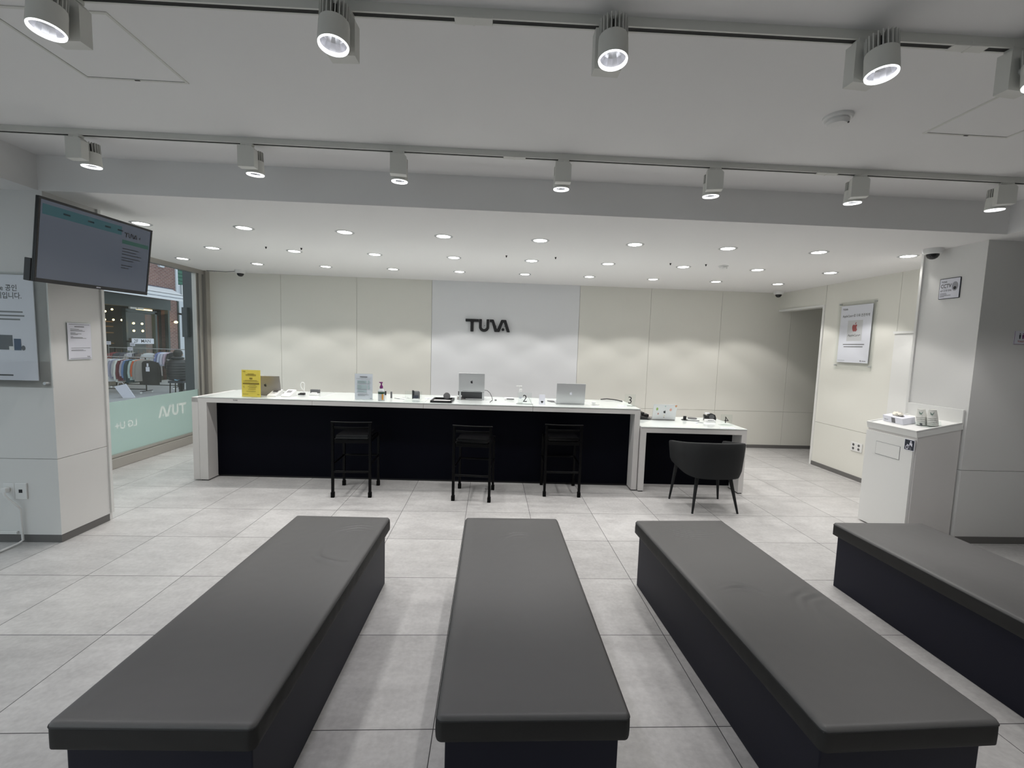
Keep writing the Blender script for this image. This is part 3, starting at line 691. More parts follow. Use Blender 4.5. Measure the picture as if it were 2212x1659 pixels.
# tissue box on the sloping top
TT = TM
def on_top(u, v): q = T(3.80, 1.85, 0) @ TM @ Vector((u, v, -.0095)); return q
t = thing('tissue_box', 'white printed tissue box with a tissue sticking out, on the waste cabinet', 'tissue box', on_top(.165, .335)); t.rotation_euler = (0, -SL, -PI/2+.25)
t.rotation_euler = (Matrix.Rotation(-SL, 3, 'Y') @ Matrix.Rotation(-PI/2-.10, 3, 'Z')).to_euler()
MB().box(-.115, .115, -.055, .055, 0, .058, .002).build('box', M['paper'], t)
MB().prism([(.062*math.cos(a*PI/12), .024*math.sin(a*PI/12)) for a in range(24)], 0, .0006, M4=T(0, 0, .0582) @ RX(-PI/2)).build('slot', M['inkg'], t)
tm = MB(); nn = 20; rs = []
for k, (rr, zz) in enumerate([(.030, .056), (.036, .066), (.045, .076), (.032, .084)]):
    rs.append([((rr*(1+.35*math.sin(3*a+k)+.2*math.sin(7*a+2*k)))*math.cos(a)*1.15, rr*.5*(1+.3*math.cos(4*a+k))*math.sin(a), zz+.010*math.sin(5*a+k)) for a in [2*PI*i/nn for i in range(nn)]])
tm.loft(rs); tm.build('tissue', M['tissue'], t, 60)
pm = MB().box(-.012, .030, -.0556, -.055, .004, .050).build('print_panel', M['inkg'], t)
pm = MB(); pm.text('Beauty', .016, -.095, .018, y=-.0552, bold=.01); pm.build('printed_text', M['inkg'], t)
# cups: two stacks of upside-down paper cups in an acrylic tray
t = thing('cup_tray', 'clear acrylic tray holding paper cups on the waste cabinet', 'tray', on_top(.215, .105)); t.rotation_euler = (0, -SL, 0)
cw = .062
MB().box(-.055, .055, -cw, cw+.01, 0, .003).box(-.055, -.052, -cw, cw+.01, .003, .035).box(.052, .055, -cw, cw+.01, .003, .035).box(-.052, .052, -cw, -cw+.003, .003, .035).box(-.052, .052, cw+.007, cw+.01, .003, .035).build('tray', M['acryl'], t)
MB().box(-.0562, -.055, .0, .022, .006, .028).build('label_sticker', M['slate'], t)
for u, v, k, lab, cat in ((.20, .150, 12, 'left stack of upside-down paper cups', 'l'), (.228, .078, 11, 'right stack of upside-down paper cups', 'r')):
    p0 = on_top(u, v)
    for j in range(5):
        nm = ['lowest', 'second lowest', 'middle', 'second highest', 'topmost'][j]
        side = 'left' if cat == 'l' else 'right'
        cp = thing('paper_cup', '%s paper cup in the %s upside-down stack on the waste cabinet' % (nm, side), 'paper cup', p0+Vector((-math.sin(SL), 0, math.cos(SL)))*(.004+.0165*j), 0, 'paper cups in the %s stack' % side)
        cp.rotation_euler = (0, -SL*.5, 0)
        MB().lathe([(.0375, 0), (.0385, .002), (.0375, .004), (.0270, .072), (.0255, .072), (.0250, .068), (0, .068)], 24, cap=False).build('cup_body', M['cup'], cp, True)
        if j == 4: MB().lathe([(.0347, .025), (.0304, .052)], 24, cap=False).build('print', M['cupg'], cp, True) if False else MB().add([( -.0352*math.cos(a)*k2, .0352*math.sin(a)*k2, z) for a, z, k2 in ((-.45, .052, .90), (.45, .052, .90), (.25, .030, 1.01), (-.1, .026, 1.02))], [(0, 1, 2, 3)], RZ(.75)).build('print', M['cupg'], cp)

# ------------------------------------------------------------------ wall pieces on the right
def plate_sign(name, label, cat, loc, rz, w, h, th, m, r=.0, back=None):
    t = thing(name, label, cat, loc, rz)
    MB().box(-w/2, w/2, -th, 0, 0, h, r).build('plate', m, t); return t
# poster in acrylic holder, on the right wall (faces -x)
t = thing('framed_poster', 'white poster with a red fruit emblem in a clear acrylic holder on the right wall', 'poster', (4.878, 3.866, 1.40), -PI/2)
MB().box(-.300, .300, -.030, -.024, 0, .885, .001).build('front_plate', M['acrylh'], t)
MB().box(-.300, .300, -.014, -.010, 0, .885, .001).build('back_plate', M['acrylh'], t)
for x in (-.275, .275):
    for z in (.055, .86): MB().cyl((x, 0, z), (x, -.036, z), .009, n=14).build('standoff', M['alu'], t, True)
MB().box(-.250, .248, -.022, -.018, .095, .835).build('poster_sheet', M['paper'], t)
pt = MB(); Y0 = -.0222
pt.text('AppleCare+로 더욱 든든하게', .042, .0, .685, y=Y0, align='CENTER', bold=.012, sx=.86)
lines(pt, -.17, .17, .330, .009, Y0); lines(pt, -.155, .150, .300, .009, Y0)
pt.text('AppleCare+', .040, 0, .435, y=Y0-.0006, align='CENTER', bold=.006)
logo(pt, -.222, .775, .085, y=Y0)
apple(pt, .135, .120, .016, Y0); lines(pt, .150, .215, .120, .006, Y0); lines(pt, -.235, -.12, .120, .003, Y0)
pt.build('printed_text', M['ink'], t)
MB().box(-.118, .118, -.0228, -.0221, .375, .640).build('emblem_square', mat('grey_square', (.62, .62, .64), .5), t)
pt = MB(); apple(pt, 0, .540, .090, y=-.0229); pt.build('emblem', M['red'], t)
# four-gang wall socket
t = thing('wall_socket', 'white four-hole wall socket low on the right wall beside the cabinet', 'socket', (4.878, 3.680, .37), -PI/2)
MB().box(-.088, .088, -.009, 0, 0, .114, .003).build('face_plate', M['plastic'], t)
for x in (-.042, .042):
    for z in (.034, .082):
        h = MB().cyl((x, -.009, z), (x, -.0105, z), .020, n=20).build('outlet', M['lampw'], t)
        MB().cyl((x, -.0105, z), (x, -.0112, z), .0165, n=20).build('recess', M['greyp'], h)
# CCTV notice on the column
t = thing('notice_sign', 'small CCTV notice with dark blue edge on the right column above the cabinet', 'sign', (4.219, 2.101, 2.113), -PI/2)
MB().box(-.091, .091, -.006, 0, 0, .180, .005).build('border', M['stickb'], t)
MB().box(-.086, .086, -.0066, -.005, .005, .175, .0005).build('plate', M['paper'], t)
pt = MB(); Y0 = -.0067; logo(pt, -.074, .142, .050, y=Y0); pt.text('CCTV', .046, -.078, .098, y=Y0, bold=.03, sx=.78); lines(pt, -.074, -.02, .090, .0015, Y0)
pt.text('설치·운영 안내', .019, -.078, .066, y=Y0, bold=.02, sx=.85)
for i, w in enumerate((.055, .06, .095, .04)): lines(pt, -.078, -.078+w, .050-.010*i, .0035, Y0)
pt.build('printed_text', M['inkg'], t)
MB().prism([(.047+.027*math.cos(a*PI/12), .105+.040*math.sin(a*PI/12)) for a in range(24)], Y0, Y0-.0003).build('camera_picture', mat('grey_picture', (.36, .36, .40), .6), t)
MB().prism([(.047+.013*math.cos(a*PI/8), .090+.014*math.sin(a*PI/8)) for a in range(16)], Y0-.0003, Y0-.0007).build('camera_lens', M['ink'], t)
# toilet sign
t = thing('toilet_sign', 'small white toilet sign at the right edge of the picture', 'sign', (4.600, 1.829, 1.722))
MB().box(-.062, .062, -.004, 0, 0, .110, .001).build('plate', M['paper'], t)
MB().box(-.062, .062, -.0046, -.004, 0, .003).box(-.062, -.059, -.0046, -.004, 0, .11).build('edge', M['purple'], t)
pt = MB(); pt.text('TOILET', .019, -.0, .018, y=-.0041, align='CENTER', bold=.03); pt.build('printed_text', M['red'], t)
for x, m in ((-.014, M['slate']), (.014, M['purple'])):
    MB().prism([(x+.005*math.cos(a*PI/6), .088+.005*math.sin(a*PI/6)) for a in range(12)], -.004, -.0046).prism([(x-.008, .08), (x+.008, .08), (x+.007, .062), (x+.004, .045), (x-.004, .045), (x-.007, .062)], -.004, -.0046).build('figure', m, t)

# ------------------------------------------------------------------ left pillar pieces
t = thing('framed_poster', 'lilac white poster with printed devices in an acrylic holder, left edge of the picture', 'poster', (-3.345, 1.668, 1.17))
MB().box(-.340, .376, -.030, -.024, 0, .82, .001).build('front_plate', M['acrylh'], t)
MB().box(-.340, .376, -.012, -.008, 0, .82, .001).build('back_plate', M['acrylh'], t)
for x in (-.30, .335):
    for z in (.035, .79): MB().cyl((x, 0, z), (x, -.034, z), .011, n=14).build('standoff', M['alu'], t, True)
MB().box(-.28, .285, -.022, -.017, .052, .80).build('poster_sheet', M['paper'], t)
Y0 = -.0222; pt = MB()
pt.text('Apple 공인', .050, .178, .690, y=Y0, align='RIGHT', bold=.015, sx=.9); pt.text('서비스 업체입니다.', .050, .205, .636, y=Y0, align='RIGHT', bold=.015, sx=.9)
lines(pt, -.2, .115, .088, .010, Y0); pt.build('printed_title', M['ink'], t)
pt = MB()
for z, w in ((.540, .205), (.513, .215), (.487, .185)): lines(pt, -.2, w, z, .011, Y0)
pt.build('printed_text', M['inkg'], t)
MB().box(-.15, .125, Y0-.0012, Y0, .270, .375, .0).build('tablet_picture', M['stickb'], t)
MB().prism([(-.06, .372), (.03, .372), (.0, .30), (-.02, .33)], Y0-.0012, Y0-.0018).build('wallpaper_picture', M['lilac'], t)
MB().box(.135, .182, Y0-.0020, Y0-.0008, .268, .350).build('phone_picture', mat('phone_blue', (.02, .06, .14), .5), t)
MB().box(.100, .134, Y0-.0020, Y0-.0008, .268, .295).build('case_picture', M['plastic'], t)
MB().prism([(.196+.013*math.cos(a*PI/8), .285+.018*math.sin(a*PI/8)) for a in range(16)], Y0, Y0-.0012).build('watch_picture', M['stickb'], t)
MB().box(-.05, .0, Y0-.0008, Y0, .380, .405).build('laptop_picture', M['teal'], t)
# notice with codes on the pillar side (faces +x)
t = thing('notice_sheet', 'small white printed notice on the side of the left pillar below the screen', 'notice', (-2.984, 1.893, 1.366), PI/2)
MB().box(-.105, .105, -.006, 0, 0, .290).build('backing', M['acryl'], t)
MB().box(-.098, .098, -.0075, -.006, .006, .282).build('sheet', M['paper'], t)
Y0 = -.0076; pt = MB(); lines(pt, -.085, .088, .272, .003, Y0); lines(pt, -.085, .088, .014, .003, Y0); lines(pt, -.04, .04, .255, .006, Y0)
for z, w in ((.236, .07), (.228, .10), (.222, .12), (.208, .04), (.201, .09), (.195, .06), (.180, .02), (.173, .10), (.167, .13), (.092, .16), (.078, .10), (.072, .12)): lines(pt, -.075, -.075+w, z, .0028, Y0)
logo(pt, .055, .022, .026, y=Y0); pt.build('printed_text', M['inkg'], t)

# wall outlet and cable on the pillar front
t = thing('wall_outlet', 'white double outlet plate with network socket low on the left wall', 'socket', (-3.290, 1.669, .335))
MB().box(-.082, -.002, -.009, 0, .002, .120, .003).build('power_plate', M['plastic'], t)
MB().box(.001, .083, -.010, 0, .0, .122, .003).build('data_plate', M['plastic'], t)
MB().box(.030, .055, -.0112, -.010, .050, .075).build('data_port', M['ink'], t)
MB().cyl((-.045, -.009, .075), (-.045, -.012, .075), .022, n=20).build('power_socket', M['lampw'], t)
t = thing('power_cable', 'white power cable and plug running down from the outlet to the floor', 'cable', (-3.335, 1.645, .41))
MB().box(-.018, .018, -.020, .012, -.018, .018, .005).build('plug', M['plastic'], t)
MB().tube([(0, -.015, -.012), (.01, -.022, -.03), (.03, -.02, -.06), (.06, -.012, -.095), (.082, -.004, -.125), (.085, .008, -.15), (.085, .010, -.28), (.086, .010, -.385), (.083, -.02, -.398), (.08, -.16, -.400), (.075, -.5, -.401), (.07, -2.0, -.401)], .008, 8).build('cable', M['plastic'], t, True)
o = MB().box(-4.2, -3.29, 1.655, 1.669, .068, .090, .002).build('cable_trunking', M['trimw']); tag(o, 'thin white cable trunking above the baseboard at the left edge', 'trunking')

# ------------------------------------------------------------------ wall-mounted screen
TA = math.atan2(.113, .9936)
w, h = .469, .542
t = thing('wall_screen', 'large black wall-mounted television showing a dim waiting list, on the left pillar', 'television')
_q = RZ(PI/2-.010) @ RX(.132) @ RY(-.014); t.rotation_euler = _q.to_euler(); t.location = Vector((-2.715, 1.800, 2.173)) - _q.to_3x3() @ Vector((0, 0, h/2))
MB().box(-w, w, .006, .018, 0, h, .003).box(-w*.86, w*.86, .018, .060, .06, h-.06, .008).build('rear_housing', M['blackp'], t)
MB().box(-w, w, -.004, .006, 0, .026, .002).box(-w, w, -.004, .006, h-.016, h, .002).box(-w, -w+.016, -.004, .006, .026, h-.016, .002).box(w-.016, w, -.004, .006, .026, h-.016, .002).build('bezel', M['blackp'], t)
sc = MB().box(-w+.016, w-.016, .0, .006, .026, h-.016).build('screen', M['screen'], t)
MB().box(-w+.03, w*.36, -.0006, 0, h-.105, h-.040).build('header_band', M['scr_teal'], sc)
MB().box(w*.385, w*.94, -.0006, 0, h-.165, h-.135).build('side_bar', M['scr_green'], sc)
pt = MB(); logo(pt, w*.42, h-.112, .125, y=-.0003, depth=.0012); apple(pt, w*.74, h-.098, .016)
for z, k in ((.34, .7), (.318, .6), (.296, .8), (.27, .75), (.25, .5), (.21, .45), (.19, .3)): lines(pt, w*.40, w*.90, z, .006, 0, k)
for x in (-.30, -.12, .02, .13): lines(pt, x, x+.05, h-.072, .012, 0)
pt.build('screen_text', M['scr_ink'], sc)
pt = MB(); lines(pt, -.018, .018, .013, .007, -.004); pt.build('maker_badge', M['paper'], t)
MB().box(-w-.004, -w+.05, .018, .060, .0, .145, .004).build('media_box', M['blackp'], t)
MB().box(-.10, .10, .058, .235, .18, .34, .005).build('wall_bracket', M['blackp'], t)

# ------------------------------------------------------------------ things on the counter
def a_sign(name, label, loc, rz, w, h, m, tilt=.0):
    t = thing(name, label, 'sign', loc, rz); MT = RX(-tilt)
    MB().box(-w/2-.003, w/2+.003, -.003, 0, .002, h+.006, M4=MT).box(-w/2-.003, w/2+.003, -.004, .075, 0, .003).build('holder', M['acryl'], t)
    MB().box(-w/2, w/2, .0003, .0018, .004, h, M4=MT).build('sheet', m, t); return t, MT
t, MT = a_sign('tabletop_sign', 'tall yellow notice in a clear stand at the left end of the counter', (-2.415, 3.268, ZT), -.02, .202, .300, M['papery'])
Y0 = -.0035; pt = MB(); logo(pt, -.088, .279, .030, y=Y0)
for z, a, b2, hh in ((.258, -.035, .035, .004), (.249, -.055, .055, .004), (.240, -.055, .055, .004), (.186, -.065, .065, .003), (.177, -.085, .08, .003), (.134, -.02, .05, .003), (.120, -.085, -.07, .003), (.118, -.035, .065, .003), (.105, -.08, -.07, .003), (.104, -.02, .05, .003), (.088, -.03, .05, .003), (.066, -.05, .05, .003), (.034, -.09, -.03, .003), (.033, .065, .09, .004)): lines(pt, a, b2, z, hh, Y0)
lines(pt, -.016, .016, .208, .014, Y0); lines(pt, -.088, .088, .152, .013, Y0); pt.build('printed_text', M['inky'], t)
t, MT = a_sign('tabletop_sign', 'tall white notice with pale blue tables, left of the purple pump bottle', (-1.207, 3.285, ZT), .0, .194, .290, M['paper'])
Y0 = -.0035; pt = MB(); lines(pt, -.04, .04, .258, .008, Y0); lines(pt, -.08, .08, .238, .0015, Y0); lines(pt, .07, .09, .018, .004, Y0)
for z, k in ((.205, .55), (.197, .6), (.160, .3), (.145, .35), (.130, .3), (.098, .5), (.068, .8), (.058, .9), (.048, .6)): lines(pt, -.065, .07, z, .0025, Y0-.0007, k)
pt.build('printed_text', M['inkg'], t)
MB().box(-.07, .032, Y0-.0006, Y0, .185, .218).box(.045, .065, Y0-.0006, Y0, .185, .218).box(-.07, .032, Y0-.0006, Y0, .122, .170).box(.045, .065, Y0-.0006, Y0, .122, .170).box(-.07, .032, Y0-.0006, Y0, .088, .110).build('table_rows', M['teal'], t)

def laptop(label, loc, rz, w, d, open_deg, lid_m, logo_m, base_m=None):
    """lid back faces local -y (towards the viewer)"""
    t = thing('laptop', label, 'laptop', loc, rz, 'laptops on the counters')
    MB().box(-w/2, w/2, 0, d, .001, .013, .003).build('base', base_m or lid_m, t)
    MB().box(-w/2+.02, w/2-.02, .03, d*.55, .0128, .0136).build('keyboard', M['blackp'], t)
    LM = T(0, .004, .010) @ RX(math.radians(open_deg))
    l = MB().box(-w/2, w/2, -.006, 0, 0, d, .0025, M4=LM).build('lid', lid_m, t)
    MB().box(-w/2+.006, w/2-.006, .0002, .0008, .008, d-.006, M4=LM).build('display', M['blackp'], l)
    pt = MB(); apple(pt, 0, d*.5, .030, y=-.0062, M4=LM); pt.build('emblem', logo_m, l)
    MB().cyl((-w*.35, .004, .011), (w*.35, .004, .011), .0055, n=10).build('hinge', M['blackp'], t)
    return t, LM
laptop('open grey laptop half hidden behind the yellow notice', (-2.350, 3.470, ZT), .05, .325, .225, 14, M['alud'], M['ink'])
laptop('silver laptop raised on a stand, seen from behind', (-.0225, 3.500, ZT+.098), -.01, .302, .210, 3, M['alu'], M['ink'])
laptop('open silver laptop on the counter with pale emblem, right of the number 2 sign', (1.118, 3.345, ZT), -.02, .330, .236, 8, M['alu'], M['paper'])
t, LM = laptop('silver laptop covered with stickers on the low desk', (2.300, 3.550, ZD), -.02, .285, .196, 14, M['alu'], M['ink'], M['alud'])
sk = [((-.095, .135), (.26, .40, .12), .036, 5, .6), ((0.0, .172), (.30, .45, .42), .020, 4, .3), ((.070, .130), (.62, .36, .30), .034, 6, .5), ((.128, .182), (.55, .28, .14), .040, 4, 0), ((-.075, .075), (.45, .20, .18), .022, 5, .2), ((.0, .055), (.62, .52, .30), .014, 5, 0), ((.070, .070), (.55, .58, .62), .016, 4, .4), ((.0, .030), (.25, .20, .12), .014, 4, .78)]
for i, ((x, z), c_, s_, nn, ph) in enumerate(sk):
    MB().prism([(x+s_*.5*math.cos(2*PI*k/nn+ph)*(1 if k % 2 else .82), min(z+s_*.6*math.sin(2*PI*k/nn+ph), .1935)) for k in range(nn)], -.0062, -.0068, M4=LM).build('sticker', mat('sticker_print_%d' % i, c_, .5, var=.35, vscale=90), t)
# laptop stand
t = thing('laptop_stand', 'silver laptop stand under the raised laptop', 'laptop stand', (-.0225, 3.500, ZT), -.01)
for x in (-.135, .135): MB().box(x-.012, x+.012, .01, .025, 0, .094, .002).box(x-.012, x+.012, .01, .22, .090, .096, .001).box(x-.012, x+.012, .0, .22, 0, .004, .001).build('upright', M['alu'], t)
MB().box(-.123, .123, .12, .132, .004, .09).build('cross_panel', M['greyp'], t)

# card terminals, each a white wedge with a small grey display
def wedge(label, loc, rz):
    t = thing('card_terminal', label, 'card terminal', loc, rz, 'white card terminals')
    MB().loft([[(-.052, -.03, 0), (.052, -.03, 0), (.052, .105, 0), (-.052, .105, 0)], [(-.052, -.03, .012), (.052, -.03, .012), (.052, .105, .070), (-.052, .105, .070)], [(-.047, -.02, .018), (.047, -.02, .018), (.047, .098, .072), (-.047, .098, .072)]]).build('body', M['plastic'], t)
    sl = math.atan2(.054, .118); MM = T(0, -.02, .018) @ RX(sl)
    MB().box(-.030, .026, .062, .108, 0, .0015, M4=MM).build('display', M['greyp'], t)
    MB().box(-.012, .012, .040, .046, 0, .0006, M4=MM).build('badge', M['inkg'], t)
wedge('white slanted card terminal nearest the yellow notice', (-2.245, 3.395, ZT), -.16)
wedge('white slanted card terminal on the right of its twin, beside the white charger cable', (-2.092, 3.395, ZT), -.16)
def tubeobj(name, label, cat, pts, r, m, n=8): return tag(MB().tube(pts, r, n).build(name, m, None, True), label, cat)
# charger plug and standing cable loop
t = thing('charger_cable', 'white charging cable looped up from a black adapter, left part of the counter', 'cable', (-2.005, 3.60, ZT))
MB().tube([(.01, 0, .01), (.02, 0, .05), (.022, 0, .10), (.024, 0, .135), (.012, 0, .148), (-.008, 0, .146), (-.020, 0, .125), (-.014, 0, .09), (.005, 0, .06)], .0045, 8).build('cable', M['plastic'], t, True)
MB().box(-.025, .03, -.02, .02, 0, .025, .004).box(-.05, -.02, -.005, .03, .0, .014, .003).build('adapter', M['blackp'], t)
o = B(-.055, .055, -.02, .02, 0, .042, .003).build('business_card_box', M['greyp'], None, False, (-1.945, 3.83, ZT), (0, 0, -.2)); tag(o, 'small grey box on the counter behind the white charging cable', 'box')
t = thing('white_charger', 'small white charging dock with clear cover, left part of the counter', 'charger', (-1.862, 3.58, ZT))
MB().box(-.048, .048, -.03, .03, 0, .020, .005).build('base', M['plastic'], t); MB().box(-.030, .030, -.02, .02, .020, .034, .004).build('top', M['plastic'], t)
o = B(-.022, .022, -.012, .012, 0, .048, .003).build('card_reader', M['blackp'], None, False, (-1.10, 3.80, ZT)); 
tag(o, 'small black card reader behind the white notice and the purple pump bottle', 'card reader')
# pump bottles
t = thing('pump_bottle', 'clear hand sanitiser bottle with purple pump beside the white notice', 'pump bottle', (-1.008, 3.262, ZT), .1)
MB().lathe([(0, 0), (.034, 0), (.036, .004), (.036, .105), (.032, .122), (.016, .134), (.013, .140), (0, .14)], 24, cap=False).build('bottle', M['liquid'], t, True)
MB().lathe([(.0365, .078), (.0365, .098)], 24, cap=False).build('green_label', M['green'], t, True)
MB().add([(.0367*math.cos(a), .0367*math.sin(a), z) for z in (.012, .076) for a in [-PI/2+.25+.14*i for i in range(5)]], [(i, i+1, i+6, i+5) for i in range(4)]).build('orange_label', M['orange'], t)
MB().lathe([(.010, .136), (.018, .140), (.019, .155), (.008, .175), (.007, .190), (.016, .198), (.014, .208), (0, .208)], 20, cap=False).box(-.024, .0, -.006, .006, .198, .208, .002).build('pump', M['purple'], t, True)
tubeobj('spectacle_cable', 'short dark cable lying right of the purple pump bottle', 'cable', [CP(2.10, .33, ZT+.003), CP(2.14, .28, ZT+.003), CP(2.19, .27, ZT+.003), CP(2.23, .25, ZT+.003)], .0025, M['greyp'])
o = B(-.010, .010, -.008, .008, 0, .075, .003).build('handset', M['greyp'], None, False, (-.955, 3.52, ZT)); tag(o, 'slim dark handset standing right of the purple pump bottle', 'handset')
cp = [( .05*math.cos(a)*(1+.15*math.sin(2*a)), .09*math.sin(a), .003+.002*(i % 3)) for i, a in enumerate([2*PI*k/24*2.2 for k in range(25)])]
o = MB().tube(cp, .0022, 6).build('cable_coil', M['plastic'], None, True, (-.80, 3.50, ZT)); tag(o, 'coiled thin white cable on the counter between the pump bottle and the watch charger', 'cable')
t = thing('phone_stand', 'small dark phone leaning on a stand right of the coiled cable', 'phone', (-.665, 3.47, ZT), 0)
MB().box(-.030, .030, 0, .006, .008, .045, .002, M4=RX(-.25)).build('phone', M['stickb'], t); MB().box(-.03, .03, 0, .05, 0, .006, .002).build('foot', M['plastic'], t)
def numsign(n, label, loc, rz, w, h, mirror=False, wide=0):
    t = thing('number_sign', label, 'sign', loc, rz, 'clear acrylic number signs')
    MB().box(-w/2, w/2, -.003, 0, 0, h).box(-w/2-.02, w/2+.02, -.035, .035, 0, .003).build('acrylic', M['acryl'], t)
    for x in (-w/2, w/2-.002): MB().box(x, x+.002, -.0034, .0004, 0, h).build('edge', M['acrylh'], t)
    if n: pt = MB(); pt.text(n, h*.88, 0, h*.20, y=-.0032, align='CENTER', bold=.0, mirror=mirror, sx=.95); pt.build('numeral', M['ink'], t)
numsign('', 'clear acrylic number sign standing round the black watch charger', (-.655, 3.262, ZT), -.02, .185, .115)
t = thing('watch_charger', 'black round desk charger, left of the document tray', 'charger', (-.668, 3.53, ZT), .35)
MB().lathe([(0, 0), (.040, .0), (.043, .012), (.040, .075), (.030, .088), (0, .09)], 24, cap=False).build('body', M['greyp'], t, True); MB().box(-.050, -.030, -.03, .01, 0, .098, .004).build('holder', M['blackp'], t)
o = B(-.05, .05, -.03, .03, 0, .006, .002).build('paper_slip', M['paper'], None, False, (-.52, 3.56, ZT), (0, 0, .2)); tag(o, 'small white slip of paper just left of the black tray', 'paper')
# document tray with handset
t = thing('signature_tray', 'black leather tray with a grey inlay on the counter, left of the raised laptop', 'tray', CP(2.675, .20, ZT), CA)
a, b = .118, .16
MB().box(-a, a, -b, b, 0, .008).box(-a, a, -b, -b+.018, .008, .024, .003).box(-a, a, b-.018, b, .008, .024, .003).box(-a, -a+.018, -b, b, .008, .024, .003).box(a-.018, a, -b, b, .008, .024, .003).build('tray', M['blackp'], t)
MB().box(-a+.02, a-.02, -b+.02, b-.14, .008, .012).build('inlay', M['laminate'], t)
t = thing('desk_stamp', 'dark grey round stamp standing on edge on the black tray', 'stamp', CP(2.71, .27, ZT+.008), CA+.5)
MB().lathe([(0, 0), (.040, 0), (.042, .008), (.036, .018), (0, .020)], 24, cap=False, M4=T(0, 0, .042) @ RX(PI/2-.3)).build('disc', M['greyp'], t, True); MB().box(.0, .05, -.014, .014, 0, .020, .004).build('grip', M['blackp'], t)
o = B(-.05, .05, -.11, .11, 0, .008, .002).build('notebook', M['alud'], None, False, CP(2.86, .50, ZT), (0, 0, CA+.1)); tag(o, 'dark closed notebook lying behind the black tray beside the laptop stand', 'notebook')
t = thing('phone_terminal', 'small black payment handset on a white base left of the laptop stand', 'payment terminal', CP(2.835, .66, ZT), CA)
MB().box(-.035, .03, -.02, .02, 0, .020, .003).build('base', M['plastic'], t); MB().box(-.032, .022, -.008, .004, .014, .070, .003, M4=RX(-.2)).build('handset', M['blackp'], t)
tubeobj('laptop_cable', 'black cable arching down from the raised laptop to the counter', 'cable', [(.125, 3.60, ZT+.112), (.16, 3.60, ZT+.108), (.19, 3.59, ZT+.085), (.212, 3.58, ZT+.045), (.225, 3.57, ZT+.010), (.222, 3.50, ZT+.004), (.205, 3.42, ZT+.004), (.195, 3.33, ZT+.004)], .0032, M['blackp'])
o = B(-.012, .012, -.008, .008, 0, .012, .002).build('cable_plug', M['greyp'], None, False, (.262, 3.52, ZT)); tag(o, 'tiny dark plug on the counter right of the black laptop cable', 'plug')
t = thing('receipt_printer', 'flat white receipt printer with a dark slot behind the number 2 sign', 'printer', (.425, 3.62, ZT), 0)
MB().box(-.055, .055, -.05, .05, 0, .026, .005).build('body', M['plastic'], t); MB().box(-.032, .058, -.0515, -.045, .012, .022, .001).build('slot', M['blackp'], t)
t = thing('pump_bottle', 'clear pump bottle with white pump behind the number 2 sign', 'pump bottle', (.545, 3.37, ZT), 0)
MB().lathe([(0, 0), (.031, 0), (.033, .004), (.033, .110), (.024, .125), (.013, .132), (0, .132)], 24, cap=False).build('bottle', M['acrylh'], t, True)
MB().lathe([(.012, .132), (.016, .136), (.016, .158), (.005, .162), (.005, .186), (.012, .188), (.012, .198), (0, .198)], 16, cap=False).box(-.052, .0, -.006, .006, .188, .197, .002).build('pump', M['plastic'], t, True)
MB().box(-.018, .012, -.0345, -.0335, .055, .075).build('label_sticker', M['lilac'], t)
numsign('2', 'clear acrylic sign with a black number 2 on the counter', (.588, 3.275, ZT), -.05, .15, .130)
t = thing('code_card', 'small white card stand with a rounded top right of the number 2 sign', 'card stand', (.785, 3.285, ZT), -.05)
MB().box(-.034, .034, -.002, .002, 0, .110, .002, M4=RX(-.12)).box(-.034, .034, 0, .035, 0, .003).build('card', M['paper'], t)
pt = MB(); pt.prism([(-.016, .030), (0, .012), (.016, .030), (.011, .036), (0, .040), (-.011, .036)], -.0022, -.0028, M4=RX(-.12)); pt.build('wifi_mark', M['ink'], t)
o = B(-.035, .035, -.06, .06, 0, .008, .002).build('dark_tablet', M['greyp'], None, False, (.935, 3.56, ZT), (0, 0, .35)); tag(o, 'dark flat phone lying left of the open silver laptop', 'phone')
t = thing('usb_charger', 'small white cube charger right of the open silver laptop', 'charger', (1.385, 3.33, ZT), 0)
MB().box(-.020, .020, -.018, .018, 0, .040, .004).build('cube', M['plastic'], t); MB().box(.02, .065, -.006, .006, .002, .012, .002).build('plug', M['plastic'], t)
cp = [(.05*math.cos(a), .07*math.sin(a), .003) for a in [2*PI*k/14*1.3 for k in range(15)]]
o = MB().tube(cp, .0022, 6).build('cable_coil', M['plastic'], None, True, (1.335, 3.45, ZT)); tag(o, 'white cable loop lying behind the small cube charger', 'cable')
o = B(-.052, .052, -.028, .028, 0, .004, .001).build('paper_slip', M['paper'], None, False, (1.72, 3.33, ZT), (0, 0, -.2)); tag(o, 'white slip with pink writing near the number 3 sign', 'paper')
MB().box(-.03, .03, -.006, .0, .004, .0046).build('pink_line', M['red'], o)
numsign('3', 'clear acrylic sign with a black number 3 at the right end of the high counter', (1.812, 3.345, ZT), -.03, .122, .135)
tubeobj('black_cable', 'thick black cable hanging over the back edge of the counter near the number 3 sign', 'cable', [(1.60, 3.87, ZT+.006), (1.68, 3.87, ZT+.014), (1.76, 3.86, ZT+.010), (1.80, 3.80, ZT+.008), (1.835, 3.72, ZT+.006)], .006, M['blackp'])

